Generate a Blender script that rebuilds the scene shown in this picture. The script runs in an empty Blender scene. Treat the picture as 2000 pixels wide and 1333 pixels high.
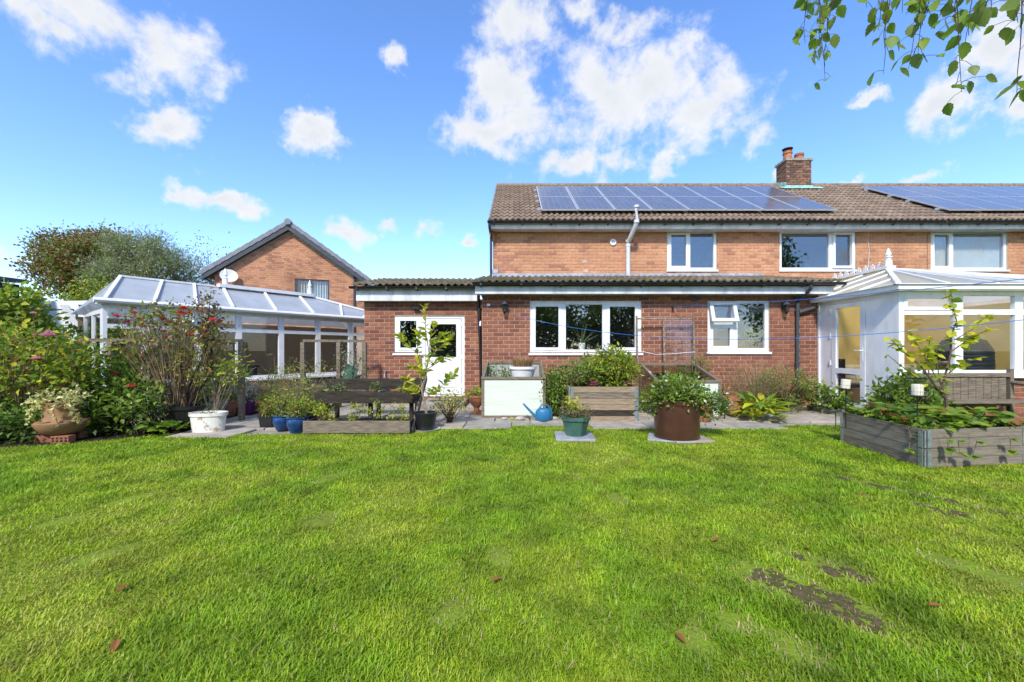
import bpy, bmesh, math, random
import numpy as np
from mathutils import Vector, Matrix
R = random.Random(7)
NR = np.random.default_rng(11)
S = bpy.context.scene
COL = S.collection
# ------------------------------------------------------------------ camera
F, HX, HY, CH = 800.0, 1008.0, 685.0, 1.2      # focal length in photo pixels, vanishing point, eye height
cd = bpy.data.cameras.new('camera'); cam = bpy.data.objects.new('camera', cd); COL.objects.link(cam)
cam.location = (0, 0, CH); cam.rotation_euler = (math.radians(90), 0, 0)
cd.sensor_width = 36; cd.lens = 36*F/2000; cd.shift_x = -(HX-1000)/2000; cd.shift_y = (HY-666.5)/2000
cd.clip_start = 0.05; cd.clip_end = 2000
S.camera = cam
S.view_settings.view_transform = 'Standard'; S.view_settings.look = 'None'
S.view_settings.gamma = 1; S.view_settings.exposure = 1.35
# ------------------------------------------------------------------ world, sun
SUN_EL, SUN_AZ = 42, 195       # azimuth of the sun, degrees clockwise from +Y
sv = Vector((math.sin(math.radians(SUN_AZ))*math.cos(math.radians(SUN_EL)), math.cos(math.radians(SUN_AZ))*math.cos(math.radians(SUN_EL)), math.sin(math.radians(SUN_EL))))
ld = bpy.data.lights.new('sun', 'SUN'); ld.energy = 2.0; ld.angle = math.radians(6); ld.color = (1, .95, .87)
sun = bpy.data.objects.new('sun', ld); COL.objects.link(sun); sun.rotation_euler = sv.to_track_quat('Z', 'Y').to_euler()

def nd(nt, typ, ins=None, **kw):
    n = nt.nodes.new(typ)
    for k, v in kw.items(): setattr(n, k, v)
    for k, v in (ins or {}).items():
        s = n.inputs[k]
        if hasattr(v, 'is_output'): nt.links.new(v, s)
        else: s.default_value = v
    return n
def math_(nt, op, a, b=0.0, c=0.0, clamp=False):
    n = nd(nt, 'ShaderNodeMath', {0: a, 1: b, 2: c}, operation=op); n.use_clamp = clamp
    return n.outputs[0]
W = bpy.data.worlds.new('World'); S.world = W; W.use_nodes = True
nt = W.node_tree; nt.nodes.clear()
def pdir(px, py):
    v = Vector(((px-HX)/F, 1, (HY-py)/F)).normalized()
    return math.atan2(v.x, v.y), math.asin(v.z)
sky = nd(nt, 'ShaderNodeTexSky', sky_type='NISHITA', sun_disc=False, sun_elevation=math.radians(SUN_EL), sun_rotation=math.radians(SUN_AZ), air_density=1.0, dust_density=0.3, ozone_density=3.2)
tc = nd(nt, 'ShaderNodeTexCoord'); dirv = tc.outputs['Generated']
sep = nd(nt, 'ShaderNodeSeparateXYZ', {0: dirv})
az = math_(nt, 'ARCTAN2', sep.outputs[0], sep.outputs[1]); el = math_(nt, 'ARCSINE', sep.outputs[2])
# cumulus seen in the photograph: px, py, half width, half height
CL = [(190,40,190,95),(300,95,105,75),(250,150,70,45),(325,255,70,38),(300,225,45,25),(612,262,42,48),(600,235,30,28),(425,395,90,20),(350,383,36,12),(668,438,46,24),(833,448,38,24),(757,448,24,16),(775,112,24,34),
      (1010,60,75,95),(990,160,85,95),(945,270,75,42),(1050,240,100,70),(1180,190,130,110),(1270,160,110,85),(1390,210,110,70),(1480,270,40,35),(1090,325,75,32),(1190,335,60,30),(1225,45,80,40),(1150,20,40,40),
      (1835,205,55,45),(1960,90,80,75),(1975,205,65,42),(1800,346,48,14),(1662,351,22,8),(1305,322,26,20),(1680,205,32,14),(35,500,60,24),(90,518,70,18),(1505,352,18,8),(920,470,14,12),(60,20,90,30)]
wn = nd(nt, 'ShaderNodeTexNoise', {'Vector': dirv, 'Scale': 11.0, 'Detail': 5.0, 'Roughness': .6}); wsep = nd(nt, 'ShaderNodeSeparateColor', {0: wn.outputs[1]})
az0_, el0_ = az, el
az = math_(nt, 'ADD', az, math_(nt, 'MULTIPLY', math_(nt, 'SUBTRACT', wsep.outputs[0], .5), .16)); el = math_(nt, 'ADD', el, math_(nt, 'MULTIPLY', math_(nt, 'SUBTRACT', wsep.outputs[1], .5), .12))
field = None
for (px, py, hw, hh) in CL:
    a0, e0 = pdir(px, py); a1, _ = pdir(px+hw, py); _, e1 = pdir(px, py-hh)
    ra, re = max(abs(a1-a0), .002)*1.22, max(abs(e1-e0), .002)*1.22
    u = math_(nt, 'MULTIPLY', math_(nt, 'SUBTRACT', az, a0), 1/ra); v = math_(nt, 'MULTIPLY', math_(nt, 'SUBTRACT', el, e0), 1/re)
    d = math_(nt, 'SQRT', math_(nt, 'ADD', math_(nt, 'MULTIPLY', u, u), math_(nt, 'MULTIPLY', v, v)))
    f = math_(nt, 'SUBTRACT', 1.0, d)
    field = f if field is None else math_(nt, 'MAXIMUM', field, f)
field = math_(nt, 'MAXIMUM', field, -1.2)
# beyond the frame the same kind of cloud goes on
gn = nd(nt, 'ShaderNodeTexNoise', {'Vector': dirv, 'Scale': 3.2, 'Detail': 2.0, 'Roughness': .5})
gen = math_(nt, 'MULTIPLY', math_(nt, 'SUBTRACT', gn.outputs[0], .53), 5.0)
outm = math_(nt, 'MULTIPLY', math_(nt, 'SUBTRACT', math_(nt, 'MAXIMUM', math_(nt, 'ABSOLUTE', az), math_(nt, 'ADD', el, .25)), .93), 8.0, clamp=True)
field = math_(nt, 'ADD', math_(nt, 'MULTIPLY', field, math_(nt, 'SUBTRACT', 1.0, outm)), math_(nt, 'MULTIPLY', gen, outm))
fb = nd(nt, 'ShaderNodeTexNoise', {'Vector': dirv, 'Scale': 9.0, 'Detail': 9.0, 'Roughness': .6, 'Distortion': .25})
fb2 = nd(nt, 'ShaderNodeTexNoise', {'Vector': dirv, 'Scale': 26.0, 'Detail': 6.0, 'Roughness': .62})
nz = math_(nt, 'ADD', math_(nt, 'MULTIPLY', math_(nt, 'SUBTRACT', fb.outputs[0], .5), 3.0), math_(nt, 'MULTIPLY', math_(nt, 'SUBTRACT', fb2.outputs[0], .5), 1.3))
cl = nd(nt, 'ShaderNodeMapRange', {'Value': math_(nt, 'ADD', field, nz), 'From Min': -.12, 'From Max': .9}, interpolation_type='SMOOTHSTEP').outputs[0]
sh = nd(nt, 'ShaderNodeMapRange', {'Value': math_(nt, 'ADD', math_(nt, 'MULTIPLY', field, .6), fb.outputs[0]), 'From Min': .45, 'From Max': 1.15, 'To Min': 1.0, 'To Max': .35}).outputs[0]
cc = nd(nt, 'ShaderNodeMix', {0: sh, 6: (1.75, 1.9, 2.15, 1), 7: (2.75, 2.75, 2.8, 1)}, data_type='RGBA')
hs = nd(nt, 'ShaderNodeHueSaturation', {'Saturation': 1.14, 'Value': .88, 'Color': sky.outputs[0]})
tn = nd(nt, 'ShaderNodeMix', {0: 1.0, 6: hs.outputs[0], 7: (.97, .93, 1.03, 1)}, data_type='RGBA', blend_type='MULTIPLY')
mx = nd(nt, 'ShaderNodeMix', {0: cl, 6: tn.outputs[2], 7: cc.outputs[2]}, data_type='RGBA')
bg = nd(nt, 'ShaderNodeBackground', {'Color': mx.outputs[2], 'Strength': .15})
nd(nt, 'ShaderNodeOutputWorld', {0: bg.outputs[0]})

# ------------------------------------------------------------------ materials
MATS = {}
def mat(name, col, rough=.7, var=.15, scale=8.0, spec=.3, col2=None, thr=None, metal=0, bump=0, bscale=60, stretch=None, trans=0, stain=None):
    """procedural material: base colour broken up by noise (var) or blended to col2"""
    m = bpy.data.materials.new(name); m.use_nodes = True; t = m.node_tree; b = t.nodes['Principled BSDF']
    b.inputs['Roughness'].default_value = rough; b.inputs['Metallic'].default_value = metal; b.inputs['Specular IOR Level'].default_value = spec
    tc = nd(t, 'ShaderNodeTexCoord'); v = tc.outputs['Object']
    if stretch: v = nd(t, 'ShaderNodeMapping', {'Vector': v, 'Scale': stretch}).outputs[0]
    n = nd(t, 'ShaderNodeTexNoise', {'Vector': v, 'Scale': scale, 'Detail': 6.0, 'Roughness': .6})
    c2 = col2 or tuple(max(0, c*(1-2.2*var)) for c in col)
    lo, hi = thr or (.3, .7)
    mr = nd(t, 'ShaderNodeMapRange', {'Value': n.outputs[0], 'From Min': lo, 'From Max': hi})
    c1 = col if col2 else tuple(min(1, c*(1+var)) for c in col)
    mixn = nd(t, 'ShaderNodeMix', {0: mr.outputs[0], 6: (*c1, 1), 7: (*c2, 1)}, data_type='RGBA')
    if stain:      # weathering in patches and runs over the whole wall
        ge = nd(t, 'ShaderNodeNewGeometry'); mp = nd(t, 'ShaderNodeMapping', {'Vector': ge.outputs['Position'], 'Scale': stain[1]}); sn = nd(t, 'ShaderNodeTexNoise', {'Vector': mp.outputs[0], 'Scale': 1.0, 'Detail': 5.0, 'Roughness': .65})
        sm = nd(t, 'ShaderNodeMapRange', {'Value': sn.outputs[0], 'From Min': .42, 'From Max': .68, 'To Min': 1.0, 'To Max': 1-stain[0]}); mixn = nd(t, 'ShaderNodeMix', {0: 1.0, 6: mixn.outputs[2], 7: sm.outputs[0]}, data_type='RGBA', blend_type='MULTIPLY')
    t.links.new(mixn.outputs[2], b.inputs['Base Color'])
    if bump:
        n2 = nd(t, 'ShaderNodeTexNoise', {'Vector': v, 'Scale': bscale, 'Detail': 4.0})
        bp = nd(t, 'ShaderNodeBump', {'Strength': bump, 'Distance': .01, 'Height': n2.outputs[0]}); t.links.new(bp.outputs[0], b.inputs['Normal'])
    if trans:
        tr = nd(t, 'ShaderNodeBsdfTranslucent'); t.links.new(mixn.outputs[2], tr.inputs[0])
        ms = nd(t, 'ShaderNodeMixShader', {0: trans, 1: b.outputs[0], 2: tr.outputs[0]}); t.links.new(ms.outputs[0], t.nodes['Material Output'].inputs[0])
    MATS[name] = m; return m
def glassmat(name, tint, refl, rough=0.0):
    m = bpy.data.materials.new(name); m.use_nodes = True; t = m.node_tree; t.nodes.clear()
    lw = nd(t, 'ShaderNodeLayerWeight', {'Blend': .5}); f5 = math_(t, 'POWER', lw.outputs['Facing'], 5.0); fac = math_(t, 'ADD', math_(t, 'MULTIPLY', f5, .6), refl, clamp=True)
    tr = nd(t, 'ShaderNodeBsdfTransparent', {0: (*tint, 1)}); gl = nd(t, 'ShaderNodeBsdfGlossy', {'Color': (.95, .97, 1, 1), 'Roughness': rough})
    ms = nd(t, 'ShaderNodeMixShader', {0: fac, 1: tr.outputs[0], 2: gl.outputs[0]}); nd(t, 'ShaderNodeOutputMaterial', {0: ms.outputs[0]})
    MATS[name] = m; return m
def leafm(name, col, var=.25, rough=.5, trans=.48): return mat(name, col, rough, var, 3.0, .35, trans=trans)
ORB = [mat('orange_brick_%d' % i, c, .85, .14, 25, .2, bump=.25, stain=(.22, (.9,.9,.5))) for i, c in enumerate([(.56,.275,.145),(.535,.26,.138),(.58,.295,.16),(.51,.24,.128),(.565,.285,.145),(.42,.185,.11)])]
REB = [mat('red_brick_%d' % i, c, .85, .14, 25, .2, bump=.25, stain=(.22, (1.035,1.026,0.510))) for i, c in enumerate([(0.259,0.100,0.061),(0.236,0.091,0.056),(0.282,0.112,0.067),(0.207,0.080,0.053),(0.270,0.106,0.061),(0.305,0.128,0.075)])]
MIB = [mat('brown_brick_%d' % i, c, .85, .14, 25, .2, bump=.25, stain=(.22, (.9,.9,.5))) for i, c in enumerate([(.31,.125,.07),(.27,.105,.06),(.34,.145,.085),(.24,.09,.055)])]
CHB = [mat('sooty_brick_%d' % i, c, .9, .25, 14, .2, bump=.25) for i, c in enumerate([(.27,.14,.085),(.21,.12,.08),(.31,.16,.095),(.13,.085,.07)])]
mortar = mat('mortar', (.56,.42,.31), .95, .12, 30, stain=(.4, (.9,.9,.5))); mortar2 = mat('mortar_grey', (.42,.30,.22), .95, .12, 30)
TIL = [mat('roof_tile_%d' % i, c, .9, .2, 9, .2, bump=.4) for i, c in enumerate([(0.236,0.174,0.125),(0.206,0.150,0.112),(0.266,0.198,0.144)])]
TMO = [mat('mossy_tile_%d' % i, c, .95, .2, 7, .1, col2=(.105,.105,.03), thr=(t_[0]+.08, t_[1]+.1), bump=.8, bscale=40) for i, (c, t_) in enumerate([((.16,.125,.095), (.45,.6)), ((.13,.105,.08), (.4,.55)), ((.18,.145,.11), (.5,.62))])]
white = mat('white_upvc', (.78,.79,.79), .3, .03, 3, .5, stain=(.14, (5,5,1.5))); offw = mat('white_fascia', (.68,.69,.69), .4, .06, 4, stain=(.3, (6,6,1.2)))
black = mat('black_plastic', (.014,.014,.016), .35, .2, 5, .5); greyp = mat('grey_plastic_pipe', (.55,.56,.57), .45, .08, 5)
dkgrey = mat('anthracite', (.055,.062,.075), .5, .1, 5); ltile = mat('grey_verge_tile', (.21,.22,.235), .8, .12, 6); lead = mat('lead_flashing', (.36,.38,.42), .6, .2, 8)
copper = mat('green_copper', (.33,.58,.50), .7, .2, 12); terra = mat('terracotta', (.42,.165,.08), .8, .2, 9, bump=.15); terrad = mat('weathered_terracotta', (.36,.17,.075), .85, .3, 8, col2=(.22,.15,.08), bump=.3)
glass = glassmat('window_glass', (.88,.91,.91), .10); glassd = glassmat('conservatory_glass', (.96,.97,.97), .03); sash_glass = glassmat('old_glass', (.80,.82,.78), .04, .05)
poly = mat('polycarbonate_white', (.82,.83,.78), .35, .05, 4, .5, trans=.6); 
def see_through(m, f):
    t = m.node_tree; out = t.nodes['Material Output']; src = out.inputs[0].links[0].from_socket; tr = nd(t, 'ShaderNodeBsdfTransparent', {0: (.95,.95,.92,1)}); ms = nd(t, 'ShaderNodeMixShader', {0: f, 1: src, 2: tr.outputs[0]}); t.links.new(ms.outputs[0], out.inputs[0])
see_through(poly, .58)
polyb = mat('polycarbonate_blue_grey', (.62,.66,.70), .2, .06, 3, .6, trans=.35); see_through(polyb, .3)
timber = mat('weathered_timber', (.23,.19,.14), .9, .3, 5, .1, stretch=(1.2, 14, 14), bump=.5); timberd = mat('dark_old_timber', (.075,.062,.047), .9, .35, 5, .1, stretch=(1.2, 14, 14), col2=(.018,.016,.013), bump=.6)
timberl = mat('pale_timber', (.40,.31,.20), .85, .25, 5, .1, stretch=(1.2, 16, 16), col2=(.17,.125,.085), bump=.4); bedwood = mat('grey_collar_timber', (.30,.26,.205), .9, .2, 4, .1, stretch=(1.0, 12, 12), col2=(.15,.125,.095), bump=.5)
galv = mat('galvanised_steel', (.42,.47,.50), .4, .2, 30, .5, metal=.7); rusty = mat('rusty_iron', (.10,.065,.045), .8, .4, 20, col2=(.35,.27,.2))
board = mat('pale_green_board', (.60,.65,.55), .6, .07, 3, stretch=(.5, 1, 12)); slabm = [mat('paving_%d' % i, c, .9, .18, 5, .2, col2=c2, bump=.3) for i, (c, c2) in enumerate([((.40,.36,.30), (.25,.22,.18)), ((.36,.33,.285), (.22,.20,.16)), ((.44,.385,.32), (.28,.235,.19))])]
twin = mat('grey_twinwall', (.36,.37,.34), .6, .1, 3, stretch=(30,30,1)); slate = mat('grey_slab', (.30,.32,.34), .8, .15, 6, bump=.3); concrete = mat('concrete', (.30,.27,.225), .95, .2, 6, bump=.4)
soil = mat('soil', (.045,.032,.022), 1, .4, 15, .05, bump=1.0, bscale=40); lawnm = mat('lawn_ground', (.19,.29,.02), 1, .3, 5, .05, col2=(.14,.16,.03), bump=1, bscale=50); barem = mat('bare_earth', (.13,.09,.055), 1, .4, 26, .05, col2=(.07,.075,.02), thr=(.4,.6), bump=1, bscale=50); groundm = mat('far_ground', (.06,.085,.025), 1, .3, .4, .05)
bark = mat('bark', (.14,.10,.07), .95, .3, 18, .1, bump=.6); barkp = mat('pale_bark', (.30,.24,.17), .95, .25, 18, .1, bump=.4); twig = mat('dark_twig', (.06,.035,.025), .8, .2, 10)
canem = mat('dry_cane', (.24,.17,.10), .9, .3, 9)
G_bright = leafm('leaf_bright', (0.265,0.380,0.038)); G_mid = leafm('leaf_mid', (0.181,0.300,0.037)); G_dark = leafm('leaf_dark', (0.090,0.180,0.031)); G_yel = leafm('leaf_yellow_green', (0.600,0.580,0.044)); G_gold = leafm('leaf_gold', (0.600,0.600,0.052))
G_olive = leafm('leaf_olive', (0.280,0.304,0.128)); G_red = leafm('leaf_bronze', (0.298,0.120,0.045)); G_rust = leafm('leaf_rust', (0.385,0.160,0.053)); G_var = leafm('leaf_variegated', (0.800,0.768,0.330)); G_grey = leafm('leaf_silver', (0.665,0.688,0.570)); G_dry = leafm('dry_grass', (0.630,0.384,0.195)); G_dryd = leafm('dry_stalk', (0.403,0.272,0.128))
G_birch = leafm('leaf_birch', (.20,.27,.05)); F_pink = leafm('petal_pink', (.85,.38,.47), .15); F_red = leafm('petal_red', (.75,.035,.03), .15); F_coral = leafm('petal_coral', (.8,.12,.13), .15); F_mag = leafm('petal_magenta', (.60,.03,.22), .15); F_white = leafm('petal_white', (.8,.8,.72), .05)
GR = [leafm('grass_%d' % i, c, .25, .5, .4) for i, c in enumerate([(.33,.475,.016), (.42,.52,.02), (.235,.40,.014), (.47,.50,.06), (.54,.45,.2)])]
blue_glaze = mat('blue_glaze', (.012,.05,.16), .15, .3, 6, .6); brown_glaze = mat('brown_glaze', (.045,.017,.012), .22, .3, 5, .6, col2=(.075,.03,.02)); green_pot = mat('green_plastic', (.055,.13,.10), .45, .2, 5); purple = mat('purple_plastic', (.13,.025,.12), .4, .1, 5)
bluegrey = mat('blue_grey_plastic', (.22,.32,.32), .5, .15, 4); blue_can = mat('blue_plastic', (.025,.15,.29), .4, .1, 5); whitepot = mat('flaking_white_paint', (.66,.64,.57), .7, .1, 9, col2=(.33,.26,.17), thr=(.56,.66)); whitep = mat('white_pot', (.78,.77,.74), .5, .05, 4)
bluerope = mat('blue_line', (.03,.16,.50), .5, .1, 5); greenmet = mat('green_metal', (.01,.16,.11), .4, .1, 5); paint_y = mat('yellow_wall_paint', (.82,.60,.21), .8, .04, 2); room_m = mat('room_paint', (.33,.31,.27), .9, .1, 2); carpet = mat('floor_carpet', (.25,.2,.15), .95, .2, 8)
blindm = mat('blind_fabric', (.75,.75,.70), .8, .04, 4, trans=.3); cream = mat('cream_throw', (.66,.54,.32), .9, .1, 7, bump=.6, bscale=12); bagm = mat('dark_green_bag', (.02,.04,.03), .5, .4, 6); card = mat('cardboard', (.34,.23,.13), .8, .1, 4); booksm = mat('book_spines', (.35,.30,.28), .7, .8, 35, col2=(.06,.1,.2)); wax = mat('candle_wax', (.80,.76,.62), .5, .05, 4, trans=.3); solarc = mat('lamp_solar_cell', (.02,.03,.07), .2, .2, 9)
steel_w = mat('caravan_body', (.72,.75,.76), .3, .03, 2, .5); stone = mat('pebble', (.42,.38,.33), .85, .2, 9)
def panelmat():
    m = mat('solar_cells', (.075,.078,.10), .14, .12, 3, .8, col2=(.12,.122,.145)); t = m.node_tree; b = t.nodes['Principled BSDF']
    tc = nd(t, 'ShaderNodeTexCoord'); sp = nd(t, 'ShaderNodeSeparateXYZ', {0: tc.outputs['Object']})
    fine = math_(t, 'LESS_THAN', math_(t, 'FRACT', math_(t, 'MULTIPLY', sp.outputs[0], 1/.0525)), .07)
    cell = math_(t, 'LESS_THAN', math_(t, 'FRACT', math_(t, 'ADD', math_(t, 'MULTIPLY', sp.outputs[0], 1/.1575), .5)), .035)
    celly = math_(t, 'LESS_THAN', math_(t, 'FRACT', math_(t, 'MULTIPLY', sp.outputs[1], 1/.1575)), .03)
    ln = math_(t, 'MAXIMUM', math_(t, 'MULTIPLY', fine, .35), math_(t, 'MULTIPLY', math_(t, 'MAXIMUM', cell, celly), .55))
    src = b.inputs['Base Color'].links[0].from_socket
    mixn = nd(t, 'ShaderNodeMix', {0: ln, 6: src, 7: (.36,.37,.40,1)}, data_type='RGBA'); t.links.new(mixn.outputs[2], b.inputs['Base Color'])
    return m
solar = panelmat(); alu = mat('aluminium_frame', (.66,.68,.70), .35, .05, 5, .5, metal=.5)

# ------------------------------------------------------------------ mesh helpers
def P(px, py, Y): return Vector(((px-HX)*Y/F, Y, CH-(py-HY)*Y/F))
def G(px, py): Y = F*CH/(py-HY); return Vector(((px-HX)*Y/F, Y, 0))
def link(o, parent=None):
    COL.objects.link(o)
    if parent is not None: o.parent = parent
    return o
def tag(o, label, cat, group=None):
    o['label'] = label; o['category'] = cat
    if group: o['group'] = group
    return o
def thing(name, label, cat, loc=(0, 0, 0), rz=0, group=None):
    o = bpy.data.objects.new(name, None); o.empty_display_size = .1; COL.objects.link(o); o.location = loc; o.rotation_euler = (0, 0, rz)
    return tag(o, label, cat, group)
class MB:
    def __init__(s, M=None): s.v = []; s.f = []; s.m = []; s.M = M
    def add(s, vs, fs, mi=0):
        k = len(s.v); s.v += [tuple(s.M @ Vector(q)) if s.M else tuple(q) for q in vs]; s.f += [tuple(i+k for i in f) for f in fs]; s.m += [mi]*len(fs); return s
    def box(s, x0, x1, y0, y1, z0, z1, mi=0):
        return s.add([(x0,y0,z0),(x1,y0,z0),(x1,y1,z0),(x0,y1,z0),(x0,y0,z1),(x1,y0,z1),(x1,y1,z1),(x0,y1,z1)], [(0,3,2,1),(4,5,6,7),(0,1,5,4),(1,2,6,5),(2,3,7,6),(3,0,4,7)], mi)
    def bev(s, x0, x1, y0, y1, z0, z1, b=.006, mi=0):   # box with chamfered front (-y) and top edges all round
        a = [(x0,y1,z0),(x1,y1,z0),(x1,y1,z1),(x0,y1,z1)]; c = [(x0,y0+b,z0),(x1,y0+b,z0),(x1,y0+b,z1),(x0,y0+b,z1)]; d = [(x0+b,y0,z0+b),(x1-b,y0,z0+b),(x1-b,y0,z1-b),(x0+b,y0,z1-b)]
        fs = [(8,9,10,11),(3,2,1,0)]
        for i in range(4): j = (i+1) % 4; fs += [(i,j,4+j,4+i), (4+i,4+j,8+j,8+i)]
        return s.add(a+c+d, fs, mi)
    def bar(s, a, b, w, h, mi=0, up=(0, 0, 1)):
        a = Vector(a); b = Vector(b); d = (b-a).normalized(); sd = d.cross(Vector(up))
        if sd.length < 1e-4: sd = d.cross(Vector((1, 0, 0)))
        sd.normalize(); u = sd.cross(d); vs = []
        for p in (a, b):
            for sx, sz in ((-1,-1),(1,-1),(1,1),(-1,1)): vs.append(p+sd*sx*w/2+u*sz*h/2)
        return s.add(vs, [(3,2,1,0),(4,5,6,7),(0,1,5,4),(1,2,6,5),(2,3,7,6),(3,0,4,7)], mi)
    def tube(s, pts, r, n=6, mi=0):
        pts = [Vector(p) for p in pts]; rs = r if isinstance(r, (list, tuple)) else [r]*len(pts); k = len(pts); vs = []
        for i, p in enumerate(pts):
            d = (pts[min(i+1, k-1)]-pts[max(i-1, 0)]).normalized(); a = d.cross(Vector((0, 0, 1)))
            if a.length < .05: a = d.cross(Vector((1, 0, 0)))
            a.normalize(); b = d.cross(a)
            for j in range(n): t = 2*math.pi*j/n; vs.append(p+(a*math.cos(t)+b*math.sin(t))*rs[i])
        fs = [(i*n+j, i*n+(j+1) % n, (i+1)*n+(j+1) % n, (i+1)*n+j) for i in range(k-1) for j in range(n)]
        fs += [tuple(range(n-1, -1, -1)), tuple((k-1)*n+j for j in range(n))]
        return s.add(vs, fs, mi)
    def lathe(s, prof, c=(0, 0, 0), n=24, sx=1, sy=1, mi=0):
        vs = []; k = len(prof)
        for (r, z) in prof:
            for j in range(n): t = 2*math.pi*j/n; vs.append((c[0]+r*math.cos(t)*sx, c[1]+r*math.sin(t)*sy, c[2]+z))
        fs = [(i*n+j, i*n+(j+1) % n, (i+1)*n+(j+1) % n, (i+1)*n+j) for i in range(k-1) for j in range(n)]
        if prof[0][0] > 1e-4: fs.append(tuple(range(n-1, -1, -1)))
        return s.add(vs, fs, mi)
    def poly(s, pts, d, mi=0):          # polygon extruded by vector d
        n = len(pts); d = Vector(d); vs = [Vector(p) for p in pts]; vs = vs+[p+d for p in vs]
        return s.add(vs, [tuple(range(n-1, -1, -1)), tuple(range(n, 2*n))]+[(i, (i+1) % n, n+(i+1) % n, n+i) for i in range(n)], mi)
    def mesh(s, name, mats, smooth=False):
        me = bpy.data.meshes.new(name); me.from_pydata(s.v, [], s.f)
        for m in (mats if isinstance(mats, (list, tuple)) else [mats]): me.materials.append(m)
        if max(s.m, default=0): me.polygons.foreach_set('material_index', s.m)
        bm = bmesh.new(); bm.from_mesh(me); bmesh.ops.recalc_face_normals(bm, faces=bm.faces); bm.to_mesh(me); bm.free()
        if smooth:
            me.polygons.foreach_set('use_smooth', [True]*len(me.polygons)); me.set_sharp_from_angle(angle=math.radians(40))
        return me
    def build(s, name, mats, parent=None, smooth=False, loc=None):
        o = bpy.data.objects.new(name, s.mesh(name, mats, smooth)); link(o, parent)
        if loc is not None: o.location = loc
        return o
def inst(name, me, parent, M=None, loc=None):
    o = bpy.data.objects.new(name, me); link(o, parent)
    if M is not None: o.matrix_local = M
    if loc is not None: o.location = loc
    return o
def struct(o): o['kind'] = 'structure'; return o
def stuff(o): o['kind'] = 'stuff'; return o
def npmesh(name, V, Fq, mi, mats, parent=None, tri=False):
    me = bpy.data.meshes.new(name); k = 3 if tri else 4
    me.vertices.add(len(V)); me.vertices.foreach_set('co', V.astype(np.float32).ravel())
    me.loops.add(Fq.size); me.loops.foreach_set('vertex_index', Fq.astype(np.int32).ravel())
    me.polygons.add(len(Fq)); me.polygons.foreach_set('loop_start', np.arange(len(Fq), dtype=np.int32)*k)
    for m in mats: me.materials.append(m)
    me.polygons.foreach_set('material_index', mi.astype(np.int32)); me.update(calc_edges=True); me.validate()
    o = bpy.data.objects.new(name, me); return link(o, parent)
def unit(a): return a/np.maximum(np.linalg.norm(a, axis=1, keepdims=True), 1e-6)
def leaves(name, pos, axis, length, ratio, mats, parent, fold=.25, weights=None, curl=.2):
    """many two-quad folded leaves in one mesh"""
    N = len(pos); ax = unit(axis); rnd = NR.normal(size=(N, 3)); rnd[:, 2] += .9
    side = unit(np.cross(ax, rnd)); nor = np.cross(side, ax); L = length[:, None]; w = L*ratio*.5
    base = pos; mid = pos+ax*L*.5-nor*w*fold; tip = pos+ax*L-nor*L*curl; l = pos+ax*L*.45-side*w+nor*w*fold; r = pos+ax*L*.45+side*w+nor*w*fold
    V = np.stack([base, l, tip, r, mid], 1).reshape(-1, 3); k = (np.arange(N)*5)[:, None]
    Fq = np.concatenate([k+np.array([[0, 4, 2, 1]]), k+np.array([[0, 3, 2, 4]])], 1).reshape(-1, 4)
    mi = np.repeat(NR.choice(len(mats), N, p=weights), 2)
    return npmesh(name, V, Fq, mi, mats, parent)
def clumps(c, rad, n, shell=.55):
    d = unit(NR.normal(size=(n, 3))); r = NR.uniform(shell, 1, (n, 1))**.6
    return np.array(c)+d*r*np.array(rad)
def cloud(cs, per, spread):
    idx = np.repeat(np.arange(len(cs)), per); off = NR.normal(size=(len(idx), 3))*spread
    return cs[idx]+off, off
def bush(name, label, cat, base, c, rad, nclump, per, spread, lsize, mats, ratio=.55, weights=None, stem=twig, stem_r=.008, group=None, droop=-.1, parent=None, shell=.45, nstem=None):
    """a plant: stems from the base to leaf clumps; the foliage is one mass"""
    base = Vector(base); t = parent or thing(name, label, cat, base, group=group)
    lo = np.array([0., 0, 0]) if parent is None else np.array(base)
    cs = clumps(Vector(c)-base, rad, nclump, shell)+lo
    cs[:, 2] = np.maximum(cs[:, 2], .04)
    p, off = cloud(cs, per, spread); p[:, 2] = np.maximum(p[:, 2], .015)
    ax = off/spread*.6+NR.normal(size=p.shape)*.6; ax[:, 2] += .25+droop
    stuff(leaves('foliage', p, ax, NR.uniform(.6, 1.25, len(p))*lsize, ratio, mats, t, weights=weights))
    mb = MB()
    for k in cs[:(nstem or len(cs))]:
        k = Vector(k); b0 = Vector(lo)+Vector((R.uniform(-.04, .04), R.uniform(-.04, .04), 0)); m = (b0+k)/2+Vector((R.uniform(-.05, .05), R.uniform(-.05, .05), .04)); mb.tube([b0, m, k], [stem_r, stem_r*.75, stem_r*.4], 4)
    stuff(mb.build('stem', stem, t)) if len(cs) > 8 else mb.build('stem', stem, t)
    return t
LEAFME = {}
def leafmesh(key, L, ratio, m, fold=.25, curl=.25, toothed=False):
    if key not in LEAFME:
        mb = MB(); n = 9 if toothed else 6; cen = []; le = []; ri = []
        for i in range(n+1):
            t = i/n; w = L*ratio*.5*math.sin(math.pi*min(1, t**.75))*(1.0 if i % 2 or not toothed else .86); z = -curl*L*t*t
            cen.append((0, L*t, z-fold*w)); le.append((-w, L*t, z+fold*w*.6)); ri.append((w, L*t, z+fold*w*.6))
        mb.add(cen+le+ri, [(i, i+1, n+2+i, n+1+i) for i in range(n)]+[(i+1, i, 2*n+2+i, 2*n+3+i) for i in range(n)])
        LEAFME[key] = mb.mesh('leaf', m, True)
    return LEAFME[key]
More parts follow.
